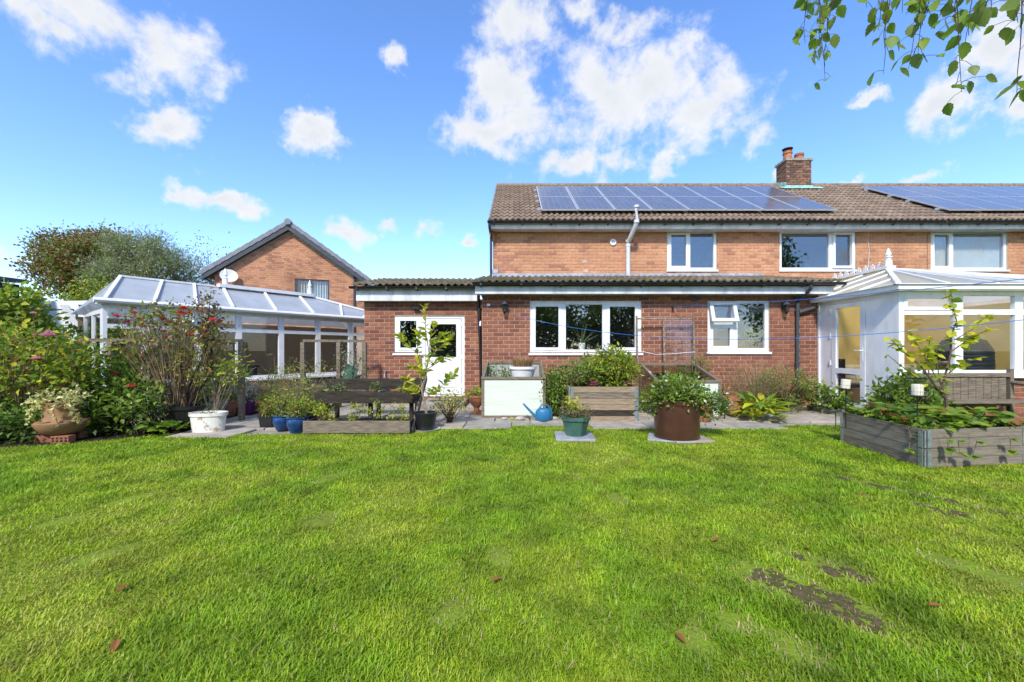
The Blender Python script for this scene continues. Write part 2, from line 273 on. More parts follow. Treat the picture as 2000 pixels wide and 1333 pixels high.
def place_leaf(key, parent, p, d, roll=0, sc=1):
    d = Vector(d).normalized(); x = d.cross(Vector((0, 0, 1)))
    if x.length < .05: x = Vector((1, 0, 0))
    x.normalize(); z = x.cross(d); M = Matrix((x, d, z)).transposed().to_4x4()
    return inst('leaf', LEAFME[key], parent, Matrix.Translation(p) @ M @ Matrix.Rotation(roll, 4, 'Y') @ Matrix.Scale(sc, 4))
def vnoise(x, y, sc, seed):
    r = np.random.default_rng(seed); g = r.random((64, 64)); x = x/sc+100; y = y/sc+100; xi = np.floor(x).astype(int); yi = np.floor(y).astype(int); fx = x-xi; fy = y-yi; fx = fx*fx*(3-2*fx); fy = fy*fy*(3-2*fy)
    q = lambda a, b: g[a % 64, b % 64]
    return (q(xi, yi)*(1-fx)+q(xi+1, yi)*fx)*(1-fy)+(q(xi, yi+1)*(1-fx)+q(xi+1, yi+1)*fx)*fy

# ------------------------------------------------------------------ ground, lawn, paving
struct(MB().add([(-900,-900,-.05),(900,-900,-.05),(900,900,-.05),(-900,900,-.05)], [(0,1,2,3)]).build('ground', groundm))
EDGE = [(-12,4.7),(-6.3,5.03),(-5.7,5.25),(-5.1,5.74),(-4.2,5.82),(-3.0,5.86),(-1.63,6.25),(0,6.52),(1.94,6.4),(3.5,6.36),(5.15,6.6),(12,6.6)]
EX = np.array([e[0] for e in EDGE]); EY = np.array([e[1] for e in EDGE])
lawn = MB(); pts = [(x, y, 0) for x, y in EDGE]
for i in range(len(pts)-1):
    a, b = pts[i], pts[i+1]; lawn.add([(a[0],-14,0),(b[0],-14,0),b,a], [(0,1,2,3)])
lawn_o = struct(lawn.build('lawn', lawnm))
bed = MB().add([(-12,4.7,.004),(-6.3,5.03,.004),(-5.7,5.25,.004),(-5.1,5.74,.004),(-4.6,5.78,.004),(-4.9,7.4,.004),(-6,12,.004),(-12,12,.004)], [tuple(range(8))]); struct(bed.build('flower_bed_soil', soil))
# paving slabs: rows parallel to the house
pav = struct(MB().add([(-5.2,5.6,-.02),(6.4,5.6,-.02),(6.4,9.3,-.02),(-5.2,9.3,-.02)], [(0,1,2,3)]).build('patio', concrete))
SL = []
y = 5.62
for row, h in enumerate([.62, .62, .6, .62, .6, .62]):
    x = -4.75-.1*row-R.uniform(0, .3)
    while x < 6.4:
        w = R.choice([.6, .9, .62, .75]); x1 = min(x+w, 6.4); cx = (x+x1)/2
        if y+h*.35 > np.interp(cx, EX, EY) and x1-x > .15 and not (cx < -4.6 and y > 7.2):
            z = .012+R.uniform(-.004, .006); mb = MB(Matrix.Translation((cx, y+h/2, 0)) @ Matrix.Rotation(R.uniform(-.012, .012), 4, 'Z'))
            a, b = (x1-x)/2-.009, h/2-.009
            mb.add([(-a,-b,-.03),(a,-b,-.03),(a,b,-.03),(-a,b,-.03),(-a,-b,z-.006),(a,-b,z-.006),(a,b,z-.006),(-a,b,z-.006),(-a+.008,-b+.008,z),(a-.008,-b+.008,z),(a-.008,b-.008,z),(-a+.008,b-.008,z)],
                   [(8,9,10,11)]+[(i, (i+1) % 4, 4+(i+1) % 4, 4+i) for i in range(4)]+[(4+i, 4+(i+1) % 4, 8+(i+1) % 4, 8+i) for i in range(4)])
            mb.build('paving_slab', R.choice(slabm), pav); SL.append((x, x1, y, y+h))
        x = x1
    y += h
# grass blades (nobody could count them)
BARE = [(G(1580,1165), .10, .36, -.62), (G(1620,1110), .06, .20, -.6), (G(1760,960), .05, .75, -.62), (G(1850,1000), .07, .22, -.6), (G(110,1020), .05, .16, .5), (G(255,975), .05, .2, .5), (G(385,935), .05, .14, .4), (G(195,1085), .05, .18, .5),
        (G(565,890), .05, .15, .3), (G(640,935), .05, .2, .3), (G(630,1015), .06, .16, .2), (G(975,1090), .05, .12, -.3), (G(1205,975), .05, .12, -.3), (G(1350,1250), .05, .1, -.4), (G(1555,1270), .06, .12, -.4), (G(1130,935), .04, .12, -.3), (G(880,1200), .05, .1, 0), (G(1960,1130), .06, .3, -.6), (G(1850,1095), .05, .18, -.6), (G(1440,1220), .05, .09, -.4)]
def bare(xx, yy, which=None):
    dens = np.ones(len(xx))
    for (p, rx, ry, an) in (which or BARE):
        dx = xx-p.x; dy = yy-p.y; u = dx*math.cos(an)-dy*math.sin(an); v = dx*math.sin(an)+dy*math.cos(an)
        dens = np.minimum(dens, np.clip(((u/rx/1.5)**2+(v/ry/1.0)**2)*.8-.15+vnoise(xx, yy, .07, 5)*.9-.45+(vnoise(xx, yy, .025, 6)-.5)*.5, .14, 1))
    return dens
def bare_patches():
    g = .014; nx, ny = int(12/g), int(5.2/g); X, Y = np.meshgrid(np.arange(nx)*g-6+g/2, np.arange(ny)*g+1.2+g/2); x, y = X.ravel(), Y.ravel(); d = bare(x, y, BARE[:4])+(vnoise(x, y, .05, 8)-.5)*.5+(NR.random(len(x))-.5)*.25; k = d < .20; x, y, d = x[k], y[k], d[k]
    V = np.stack([np.stack([x+sx*g/2, y+sy*g/2, np.full(len(x), .004)], 1) for sx, sy in ((-1,-1),(1,-1),(1,1),(-1,1))], 1).reshape(-1, 3)
    o = npmesh('bare_patches', V, np.arange(len(x)*4).reshape(-1, 4), np.zeros(len(x)), [barem], lawn_o); stuff(o)
bare_patches()
def grass():
    n1 = 330000
    yy = NR.uniform(0, 1, n1)**1.25*5.4+1.15; xx = NR.uniform(-1, 1, n1)*(yy*1.32+.35)
    ok = yy < np.interp(xx, EX, EY)+.03
    for (a, b, c, d) in SL: ok &= ~((xx > a+.015) & (xx < b-.015) & (yy > c+.03) & (yy < d-.01))
    ok &= ~((np.abs(xx-.79) < .24) & (np.abs(yy-5.62) < .24)); ok &= ~(((xx-2.18)**2+(yy-5.5)**2) < .32**2)
    dens = bare(xx, yy)
    ok &= NR.random(n1) < dens
    x, y_, dn = xx[ok], yy[ok], dens[ok]; N = len(x)
    big = vnoise(x, y_, .9, 1)*.55+vnoise(x, y_, .3, 2)*.45; tuft = vnoise(x, y_, .12, 3)
    h = (.011+.018*NR.random(N)**1.5)*(.55+.9*big)*(.7+.6*tuft)*(.6+.4*dn)
    clump = np.clip((vnoise(x, y_, .22, 9)*.6+vnoise(x, y_, .6, 10)*.4-.58)*6, 0, 1); h = h*(1+.5*clump)
    an = NR.uniform(0, 2*np.pi, N); lean = NR.uniform(.3, 1.7, N)*h; wd = NR.uniform(.0011, .0022, N)*(1+.28*y_)
    dx, dy = np.cos(an), np.sin(an); z0 = np.zeros(N)
    b0 = np.stack([x-dy*wd, y_+dx*wd, z0], 1); b1 = np.stack([x+dy*wd, y_-dx*wd, z0], 1)
    m0 = np.stack([x-dy*wd*.8+dx*lean*.35, y_+dx*wd*.8+dy*lean*.35, h*.6], 1); m1 = np.stack([x+dy*wd*.8+dx*lean*.35, y_-dx*wd*.8+dy*lean*.35, h*.6], 1)
    t = np.stack([x+dx*lean, y_+dy*lean, h], 1)
    V = np.stack([b0, b1, m1, m0, t], 1).reshape(-1, 3); k = (np.arange(N)*5)[:, None]
    T = np.concatenate([k+np.array([[0,1,2]]), k+np.array([[0,2,3]]), k+np.array([[3,2,4]])], 1).reshape(-1, 3)
    q = big+NR.normal(0, .13, N)+.12*clump; mi = np.where(q > .60, 2, np.where(q > .45, 0, np.where(q > .28, 1, 3))); mi = np.where(NR.random(N) < .02+.6*(1-dn), 4, mi)
    o = npmesh('grass', V, T, np.repeat(mi, 3), GR, None, True); stuff(tag(o, 'short patchy green lawn grass in front of the house', 'grass'))
grass()

# ------------------------------------------------------------------ walls of brick
def core(mb, x0, x1, z0, z1, y0, y1, holes):
    xs = sorted({x0, x1, *[min(max(h[i], x0), x1) for h in holes for i in (0, 1)]}); zs = sorted({z0, z1, *[min(max(h[i], z0), z1) for h in holes for i in (2, 3)]})
    for i in range(len(xs)-1):
        for j in range(len(zs)-1):
            cx, cz = (xs[i]+xs[i+1])/2, (zs[j]+zs[j+1])/2
            if not any(h[0] < cx < h[1] and h[2] < cz < h[3] for h in holes): mb.box(xs[i], xs[i+1], y0, y1, zs[j], zs[j+1])
BL, BH, JT = .2286, .0835, .011
def brickwork(wall, x0, x1, z0, z1, holes, mats, limit, M=None, clip=None, toothed=None, vis=None):
    """stretcher bond; whole bricks one by one up to the limit, cut ones and the rest joined"""
    whole = []; cut = []; r = 0; z = z0
    while z+BH*.6 < z1:
        x = x0-(BL/2 if r % 2 else 0)
        while x < x1:
            segs = [(max(x, x0), min(x+BL, x1))]
            for h in holes:
                if h[2] < z+BH/2 < h[3]:
                    ns = []
                    for a, b in segs:
                        if h[1] <= a or h[0] >= b: ns.append((a, b)); continue
                        if h[0] > a: ns.append((a, h[0]))
                        if h[1] < b: ns.append((h[1], b))
                    segs = ns
            for a, b in segs:
                if b-a > .03 and (clip is None or clip(a, b, z, z+BH)):
                    (whole if b-a > BL-.002 else cut).append((a, b, z))
            x += BL
        z += BH; r += 1
    def mi(a, z):
        if toothed and toothed(a, z): return len(mats)-1
        return R.randrange(len(mats)-(1 if toothed else 0)) if R.random() < .9 else len(mats)-1
    whole.sort(key=lambda t: (0 if (vis is None or vis(t[0], t[2])) else 1, R.random()))
    mes = []
    for m in mats: mb = MB(); mb.bev(JT/2, BL-JT/2, -.007, .03, JT/2, BH-JT/2, .004); mes.append(mb.mesh('brick', m))
    for a, b, z in whole[:limit]:
        Mx = Matrix.Translation((a, R.uniform(-.0015, .0015), z)); inst('brick', mes[mi(a, z)], wall, (M @ Mx) if M else Mx)
    mb = MB(M)
    for a, b, z in whole[limit:]+cut: mb.bev(a+JT/2, b-JT/2, -.007+R.uniform(-.0015, .0015), .03, z+JT/2, z+BH-JT/2, .004, mi(a, z))
    o = mb.build('brickwork', mats, wall); stuff(o)
def window(parent, x0, x1, z0, z1, lights, y=0, fr=.055, fm=None, sill=True, M=None, gm=None, depth=.07, name='window'):
    """white frame; lights = (xa, xb, za, zb, sash?) in metres; y is the frame's front"""
    fm = fm or white; mb = MB(M); holes = [(a, b, c, d) for a, b, c, d, s in lights]; core(mb, x0, x1, z0, z1, y, y+depth, holes); w = mb.build(name, fm, parent)
    for a, b, c, d, s in lights:
        if s:
            sb = MB(M); k = .045; e = .012 if s is True else s
            sb.box(a-.012, b+.012, y-e, y+.045, c-.012, c+k); sb.box(a-.012, b+.012, y-e, y+.045, d-k, d+.012); sb.box(a-.012, a+k, y-e, y+.045, c+k, d-k); sb.box(b-k, b+.012, y-e, y+.045, c+k, d-k)
            sb.build('sash', fm, w); g = k
        else:
            g = 0
        gb = MB(M); gb.box(a+g-.002, b-g+.002, y+.028, y+.034, c+g-.002, d-g+.002); gb.build('pane', gm or glass, w)
    if sill: sb = MB(M); sb.box(x0-.03, x1+.03, y-.07, y+depth-.01, z0-.045, z0-.001); sb.build('sill', fm, w)
    return w
def room(parent, x0, x1, y0, y1, z0, z1, m):
    mb = MB(); vs = [(x0,y0,z0),(x1,y0,z0),(x1,y1,z0),(x0,y1,z0),(x0,y0,z1),(x1,y0,z1),(x1,y1,z1),(x0,y1,z1)]
    mb.add(vs, [(0,1,2,3),(4,7,6,5),(1,5,6,2),(2,6,7,3),(3,7,4,0)]); return mb.build('room_lining', m, parent)
def tiles(parent, x0, x1, ya, za, yb, zb, tw, tl, mats, limit, vis=None, hips=None):
    """interlocking wavy roof tiles in courses from the eave (ya,za) to the ridge (yb,zb)"""
    L = math.hypot(yb-ya, zb-za); a = math.atan2(zb-za, yb-ya); n = int(round(L/tl)); tl = L/n; nx = int(round((x1-x0)/tw)); tw = (x1-x0)/nx; mes = []
    def prof(mb, ox, oy, M, mi=0):
        k = 12; top = []; 
        for i in range(k+1):
            u = i/k; zz = .018+.022*math.cos(u*4*math.pi)+(0.004 if .45 < u < .55 else 0); top.append((u*tw, zz))
        vs = [(x, -.015, z+.036) for x, z in top]+[(x, tl+.02, z) for x, z in top]+[(x, -.015, z+.004) for x, z in top]
        vs = [tuple(M @ Vector(v)) for v in vs]; K = k+1
        mb.add(vs, [(i, i+1, K+i+1, K+i) for i in range(k)]+[(2*K+i, 2*K+i+1, i+1, i) for i in range(k)], mi)
    RM = Matrix.Rotation(a, 4, 'X')
    for m in mats: mb = MB(); prof(mb, 0, 0, Matrix.Identity(4)); me = mb.mesh('tile', m); me.polygons.foreach_set('use_smooth', [i < 12 for i in range(24)]); mes.append(me)
    items = []
    for j in range(n):
        for i in range(nx):
            cx, cy = x0+i*tw, ya+j*tl*math.cos(a)
            if hips and not hips(cx+tw/2, cy): continue
            items.append((cx, j))
    items.sort(key=lambda t: (0 if (vis is None or vis(t[0], t[1], n)) else 1, R.random())); mb = MB()
    for q, (cx, j) in enumerate(items):
        M = Matrix.Translation((cx, ya+j*tl*math.cos(a), za+j*tl*math.sin(a)+R.uniform(-.002, .003))) @ RM; mi = R.randrange(len(mats))
        if q < limit: inst('tile', mes[mi], parent, M)
        else: prof(mb, 0, 0, M, mi)
    if mb.v: stuff(mb.build('tiling', mats, parent))
def gutter(parent, x0, x1, y, z, r=.055, step=.9, name='gutter', m=None):
    mb = MB(); n = 8; vs = []
    for x in (x0, x1):
        for rr in (r, r-.006):
            for i in range(n+1): t = math.pi+math.pi*i/n; vs.append((x, y+rr*math.cos(t), z+rr*math.sin(t)))
    K = n+1; fs = []
    for i in range(n): fs += [(i, i+1, 2*K+i+1, 2*K+i), (K+i+1, K+i, 3*K+i, 3*K+i+1)]
    fs += [(0, 2*K, 3*K, K), (n, K+n, 3*K+n, 2*K+n)]; fs += [tuple(range(0, K)), tuple(range(2*K, 3*K))]
    mb.add(vs, fs); g = mb.build(name, m or black, parent); x = x0+.15
    while x < x1:
        b = MB(); b.box(x, x+.03, y-r-.004, y+r+.03, z-.012, z+.004); b.bar((x+.015, y-r*.7, z-r*.75), (x+.015, y+r+.03, z-r-.03), .03, .012); b.build('gutter_bracket', m or black, g); x += step
    return g

# ------------------------------------------------------------------ main house
MX0, MX1, MY = -.62, 20.0, 11.0
house = thing('semi_detached_house', 'two storey orange brick house with brown tiled roof rising behind the low extension', 'house', (0, 0, 0))
UW = [(4.06,5.39,3.36,4.43),(7.08,9.13,3.36,4.43),(11.14,13.2,3.36,4.43)]
mb = MB(); core(mb, MX0, MX1, 0, 4.46, MY+.002, MY+.25, UW); hw = mb.build('wall', mortar, house)
mb = MB(); mb.box(MX0, MX0+.25, MY+.25, 18.9, 0, 4.46); mb.box(MX1-.25, MX1, MY+.25, 18.9, 0, 4.46); mb.box(MX0+.25, MX1-.25, 18.65, 18.9, 0, 4.46); mb.build('side_wall', ORB[1], house)
gb = MB(); gb.poly([(MX0,MY+.1,4.461),(MX0,18.7,4.461),(MX0,14.75,6.95)], (.25,0,0)); gb.build('gable_wall', ORB[1], house)
cutc = lambda a, b, z0, z1: z0 > 2.9
brickwork(hw, MX0, MX1, BH*34, 4.46, UW, ORB, 300, Matrix.Translation((0, MY, 0)), toothed=lambda a, z: a < MX0+.05+(.10 if z > 3.85 else .7-.6*(z-3.05)) and a < .5 and R.random() < .8, vis=lambda a, z: a < 13.3 and z > 3.2 and not (a > 5.6 and z < 3.3))
for (a, b, c, d), ls in zip(UW, ([(4.13,4.62,3.43,4.36,True),(4.69,5.32,3.43,4.36,False)], [(7.15,8.42,3.43,4.36,False),(8.52,9.06,3.43,4.36,.05)], [(11.21,11.7,3.43,4.36,True),(11.77,13.13,3.43,4.36,False)])):
    window(house, a, b, c, d, ls, MY+.03); room(house, a-.6, b+.6, MY+.26, MY+3, 2.9, 4.45, room_m)
for i in range(17):
    mb = MB(); x = 11.2+i*.118; mb.bar((x, MY+.15, 3.4), (x, MY+.15, 4.38), .10, .003, up=(R.uniform(.3, .6), 1, 0)); mb.build('blind_slat', blindm, house)
mb = MB(); mb.box(MX0-.05, MX1, 10.70, 10.998, 4.38, 4.40); mb.box(MX0-.05, MX1, 10.67, 10.70, 4.375, 4.53); mb.build('fascia', offw, house)
mb = MB(); mb.box(MX0-.07, MX0-.052, 10.74, 11.2, 4.2, 4.44); mb.box(MX0-.052, MX0+.05, 10.93, 10.985, 4.12, 4.37); mb.build('corbel', ORB[3], house)
roof = MB(); EZ, EYY, RY, RZ = 4.56, 10.60, 14.68, 7.09; roof.poly([(MX0-.06,EYY+.06,EZ-.03),(MX0-.06,RY,RZ-.03),(MX0-.06,18.8,EZ-.03)], (MX1-MX0,0,0)); rf = roof.build('roof', TIL[1], house)
inv = lambda x, j, n: (x < .9 or 8.0 < x < 12.2 or j == 0) and x < 14
tiles(rf, MX0-.07, MX1, EYY, EZ, RY, RZ, .3, .34, TIL, 300, inv)
mb = MB()
for i in range(46): x = MX0-.07+i*.45; mb.tube([(x, RY, RZ+.0), (x+.44, RY, RZ+.0)], [.10, .095], 10)
mb.build('ridge_tile', TIL[0], rf)
for i in range(14):
    t = (i+.5)/14; mb = MB(); mb.bar((MX0-.075, EYY+(RY-EYY)*(i/14), EZ+(RZ-EZ)*(i/14)+.02), (MX0-.075, EYY+(RY-EYY)*((i+.93)/14), EZ+(RZ-EZ)*((i+.93)/14)+.035), .05, .06); mb.build('verge_tile', ltile, rf)
gutter(house, MX0-.12, MX1, 10.57, 4.545, .058, .74)
mb = MB(); mb.tube([(MX0-.07,10.57,4.49),(MX0-.07,10.6,4.40),(MX0-.05,10.9,4.25),(MX0-.05,10.92,4.1),(MX0-.05,10.92,2.9)], .034, 10); mb.build('downpipe', dkgrey, house, True)
mb = MB(); mb.tube([(2.97,10.86,3.1),(2.97,10.86,4.03),(2.98,10.82,4.10),(3.06,10.47,4.40),(3.07,10.44,4.48),(3.07,10.44,4.88)], .058, 14)
for z in (3.98, 4.1): mb.tube([(2.97,10.86,z-.03),(2.97,10.86,z+.03)], .067, 14)
mb.tube([(3.07,10.44,4.45),(3.07,10.44,4.53)], .068, 14); mb.tube([(3.07,10.44,4.84),(3.07,10.44,4.90)], .066, 14); mb.build('soil_pipe', greyp, house, True)
mb = MB(); mb.lathe([(.085,0),(.085,.03),(.05,.035),(.045,.01)], n=20); o = mb.build('vent_cowl', white, house); o.matrix_world = Matrix.Translation((2.6,10.99,4.10)) @ Matrix.Rotation(math.radians(90), 4, 'X')
for x, z in ((1.78,3.55),(1.8,3.3)): mb = MB(); mb.bev(x, x+.13, 10.988, 11.01, z, z+.075, .004); mb.build('mortar_patch', mortar, house)
mb = MB(); mb.tube([(9.45,10.98,4.37),(9.43,10.975,4.1),(9.46,10.975,3.9),(9.44,10.975,3.4)], .006, 5); mb.build('cable', white, house)
mb = MB(); mb.tube([(11.02,10.55,4.6),(11.06,10.5,4.5),(11.03,10.98,4.35),(11.03,10.98,3.1)], .006, 5); mb.build('cable', rusty, house)
mb = MB(); mb.box(MX0-.01, 6.6, 10.93, 10.992, 3.13, 3.26); mb.box(MX0-.02, MX0+.14, 10.92, 10.99, 3.26, 3.36); mb.build('flashing', lead, house)
# chimney
CX0, CX1, CY0, CY1 = 9.37, 10.24, 14.2, 14.75
ch = MB().box(CX0+.01, CX1-.01, CY0+.01, CY1-.01, 6.5, 7.78).build('chimney', mortar2, house)
brickwork(ch, CX0, CX1, 6.78, 7.78, [], CHB, 60, Matrix.Translation((0, CY0, 0)))
brickwork(ch, 0, CY1-CY0, 6.78, 7.78, [], CHB, 40, Matrix.Translation((CX0, CY1, 0)) @ Matrix.Rotation(-math.pi/2, 4, 'Z'))
MB().box(CX0-.04, CX1+.04, CY0-.04, CY1+.04, 7.78, 7.86).build('cap', concrete, ch)
for x, h in ((CX0+.22, .36), (CX0+.63, .27)):
    mb = MB(); mb.lathe([(.15,0),(.13,h*.7),(.155,h*.75),(.155,h*.85),(.135,h*.9),(.15,h),(.11,h),(.10,.1)], (x, (CY0+CY1)/2, 7.86), 18); mb.build('chimney_pot', terra, ch, True)
mb = MB(); mb.lathe([(.0,.50),(.17,.46),(.17,.44),(.0,.455)], (CX0+.22, (CY0+CY1)/2, 7.86), 16)
for t in range(4): mb.bar((CX0+.22+.1*math.cos(t*1.57), 14.475+.1*math.sin(t*1.57), 8.2), (CX0+.22+.1*math.cos(t*1.57), 14.475+.1*math.sin(t*1.57), 8.32), .015, .015)
mb.build('rain_cowl', dkgrey, ch)
mb = MB(); mb.box(CX0-.03, CX1+.03, CY0-.03, CY0-.012, 6.74, 6.92); mb.poly([(CX0-.35,CY0-.1,6.82),(CX1+.25,CY0-.1,6.82),(CX1+.15,CY0-.35,6.69),(CX0-.3,CY0-.35,6.69)], (0,0,.02)); mb.bar((CX0-.04, CY0-.02, 6.95), (CX0-.04, CY1, 7.15), .02, .16); mb.build('flashing', copper, ch)
# solar arrays
pa = math.atan2(RZ-EZ, RY-EYY)
def array(label, x0, ncol, y0):
    z0 = EZ+(y0-EYY)*math.tan(pa)+.15; t = thing('solar_array', label, 'solar panels', (x0, y0, z0)); t.rotation_euler = (pa, 0, 0); PW, PH = .993, 1.66
    fm = MB(); fm.box(.01, PW-.01, .01, PH-.01, 0, .035); pm = fm.mesh('solar_panel', alu); gm = MB().box(.035, PW-.035, .035, PH-.035, .030, .038).mesh('cells', solar)
    for r in range(2):
        for c in range(ncol):
            o = inst('solar_panel', pm, t, loc=(c*PW, r*(PH+.01), 0)); inst('cells', gm, o)
    for v in (.3, 1.3, 2.0, 3.0):
        mb = MB(); mb.box(-.09, ncol*PW, v, v+.04, -.045, -.001); mb.build('rail', alu, t)
        mb = MB(); mb.box(-.1, -.02, v-.03, v+.07, -.13, -.046); mb.build('roof_hook', galv, t)
array('long array of sixteen blue solar panels on the left half of the brown roof', .67, 8, 10.98)
array('solar panel array at the right end of the roof, beyond the chimney', 11.62, 7, 10.98)

# ------------------------------------------------------------------ rear extension
XE0, XE1, YE = -.72, 6.41, 8.70
ext = thing('rear_extension', 'single storey red brick extension with white windows along the patio', 'extension', (0, 0, 0))
EW = [(.294,2.66,1.146,2.255),(4.07,5.38,1.17,2.28)]
mb = MB(); core(mb, XE0, XE1, 0, 2.40, YE+.002, YE+.25, EW); ew = mb.build('wall', mortar, ext)
brickwork(ew, XE0, XE1, .0, 2.40, EW+[(3.05,3.28,2.24,2.33),(3.72,3.86,2.24,2.34)], REB, 300, Matrix.Translation((0, YE, 0)), vis=lambda a, z: z > .5)
MB().box(3.055, 3.275, YE-.004, YE+.01, 2.245, 2.325).build('air_brick', terra, ext); MB().box(3.725, 3.855, YE-.02, YE+.01, 2.245, 2.335).build('vent', black, ext)
mb = MB(); mb.box(XE0+.002, XE0+.25, YE+.251, 10.99, 0, 2.4); mb.box(XE1-.25, XE1-.002, YE+.251, 10.99, 0, 2.4); mb.build('side_wall', REB[0], ext)
window(ext, *EW[0], [(.37,.95,1.22,2.18,True),(1.06,1.84,1.22,2.18,False),(1.95,2.58,1.22,2.18,True)], YE+.03)
w2 = window(ext, *EW[1], [(4.15,4.60,1.25,1.72,True),(4.15,4.60,1.80,2.2,False),(4.72,5.3,1.25,2.2,False)], YE+.03)
mb = MB(Matrix.Translation((0, YE+.01, 2.22)) @ Matrix.Rotation(-.32, 4, 'X')); core(mb, 4.1, 4.66, -.44, 0, -.03, .02, [(4.17,4.59,-.37,-.07)]); so = mb.build('top_sash', white, ext)
mb = MB(Matrix.Translation((0, YE+.01, 2.22)) @ Matrix.Rotation(-.32, 4, 'X')); mb.box(4.165, 4.595, -.008, -.002, -.375, -.065); mb.build('pane', glass, so)
room(ext, XE0+.26, XE1-.26, YE+.26, 10.98, .01, 2.38, room_m)
mb = MB(); mb.box(XE0-.1, 6.5, 8.44, YE-.001, 2.37, 2.39); mb.box(XE0-.12, 6.52, 8.41, 8.44, 2.365, 2.52); mb.build('fascia', offw, ext)
EEZ, EEY, ETZ = 2.59, 8.34, 3.14
mb = MB(); mb.poly([(XE0-.1,EEY+.06,EEZ-.03),(XE0-.1,10.99,ETZ-.03),(XE0-.1,10.99,2.42),(XE0-.1,EEY+.12,2.53)], (7.42,0,0)); er = mb.build('roof', TMO[1], ext)
tiles(er, XE0-.12, 6.62, EEY, EEZ, 10.95, ETZ, .3, .33, TMO, 300)
gutter(ext, XE0-.16, 6.66, 8.30, 2.585, .056, .82)
mb = MB(); mb.tube([(5.98,8.30,2.53),(5.98,8.30,2.47),(5.96,8.45,2.36),(5.93,8.6,2.27),(5.93,8.63,2.2),(5.93,8.63,.25)], .036, 10); mb.tube([(6.33,8.6,2.12),(5.96,8.63,2.0)], .034, 8)
for z in (2.28, 2.02, .9): mb.tube([(5.93,8.63,z),(5.93,8.63,z+.06)], .045, 10)
mb.build('downpipe', dkgrey, ext, True)
def lamp(x, z, label):
    t = thing('wall_lantern', label, 'wall lamp', (x, YE-.008, z)); mb = MB(); mb.lathe([(.045,-.06),(.05,.06),(.0,.07)], (0,-.012,.02), 12, 1, .3); mb.tube([(0,-.01,.04),(0,-.07,.12),(0,-.12,.13)], .009, 6); mb.build('bracket', black, t)
    mb = MB(); mb.lathe([(.0,.15),(.012,.13),(.02,.10),(.075,.045),(.075,.035),(.0,.035)], (0,-.12,0), 6); mb.build('lantern_cap', dkgrey, t)
    mb = MB(); mb.lathe([(.058,.035),(.035,-.12),(.04,-.13),(0,-.16)], (0,-.12,0), 6); mb.build('lantern_glass', sash_glass, t)
    mb = MB()
    for k in range(6): a = k*math.pi/3; mb.bar((.06*math.cos(a), -.12+.06*math.sin(a), .035), (.037*math.cos(a), -.12+.037*math.sin(a), -.12), .008, .008)
    mb.lathe([(.0,-.17),(.03,-.14),(.043,-.12),(.0,-.118)], (0,-.12,0), 6); mb.build('lantern_frame', black, t)
lamp(-.24, 2.13, 'black coach lantern on red brick left of the wide kitchen window'); lamp(5.66, 2.12, 'black coach lantern on red brick beside the grey downpipe')
mb = MB(); mb.box(-.62, -.55, YE-.03, YE-.008, 2.14, 2.19); mb.build('sensor', white, ext)
mb = MB(); mb.tube([(3.31,YE-.01,2.13),(3.31,YE-.05,2.14),(3.31,YE-.06,2.06)], .018, 6); mb.build('line_hook', black, ext)
mb = MB(); mb.tube([(-.76,YE+.1,1.82),(-.76,YE-.01,1.80),(-.76,YE-.02,1.72)], .02, 6); mb.build('bell_box', white, ext)
# aloe on the kitchen sill, plant on the other sill
t = thing('potted_aloe', 'spiky aloe in pale patterned pot behind the kitchen window', 'houseplant', (1.42, YE+.16, 1.21)); MB().lathe([(.06,0),(.085,.15),(.075,.15),(.07,.12),(0,.12)], n=16).build('pot', whitep, t, True)
LEAFME.clear(); leafmesh('aloe', .5, .075, G_olive, .5, .12)
for d in ((-.35,0,.8),(-.22,.1,.9),(.02,0,1),(.55,0,.7),(.5,.1,.35),(-.6,0,.25),(.2,.2,.8)): place_leaf('aloe', t, Vector((0,0,.12)), d, R.uniform(-1, 1), R.uniform(.7, 1.1))
bush('sill_plant', 'bushy green houseplant behind the small kitchen window', 'houseplant', (5.1, YE+.2, 1.2), (5.1, YE+.2, 1.48), (.17,.1,.17), 12, 14, .05, .07, [G_mid, G_bright])

# ------------------------------------------------------------------ outhouse with back door
XO0, YO = -3.44, 9.28
oh = thing('lean_to_outhouse', 'low brick outhouse with white back door and mossy roof', 'outhouse', (0, 0, 0))
OW = [(-2.76,-1.17,1.14,1.99),(-2.14,-1.17,.13,1.14)]
mb = MB(); core(mb, XO0, XE0-.003, 0, 2.36, YO+.002, YO+.25, OW); ow = mb.build('wall', mortar, oh); brickwork(ow, XO0, XE0-.003, 0, 2.36, OW, MIB+REB[2:4], 300, Matrix.Translation((0, YO, 0)))
mb = MB(); mb.box(XO0, XO0+.25, YO+.251, 10.9, 0, 2.36); mb.build('side_wall', MIB[0], oh); room(oh, XO0+.26, XE0-.1, YO+.26, 10.95, .1, 2.3, room_m)
window(oh, -2.76, -2.145, 1.14, 1.99, [(-2.68,-2.22,1.22,1.92,True)], YO+.03)
mb = MB(); core(mb, -2.14, -1.17, .13, 1.99, YO+.03, YO+.10, [(-2.07,-1.24,.19,1.93)]); dr = mb.build('door', white, oh)
mb = MB(); core(mb, -2.06, -1.25, .20, 1.92, YO+.035, YO+.085, [(-1.95,-1.36,1.05,1.80)]); mb.bev(-1.93, -1.38, YO+.022, YO+.034, .36, .94, .01); mb.bev(-1.86, -1.45, YO+.012, YO+.021, .44, .86, .008); mb.build('door_leaf', white, dr)
MB().box(-1.952, -1.358, YO+.055, YO+.062, 1.048, 1.802).build('pane', glass, dr); mb = MB(); mb.tube([(-1.98,YO+.03,1.0),(-1.98,YO-.01,1.0),(-1.88,YO-.01,1.0)], .009, 6); mb.build('door_handle', galv, dr)
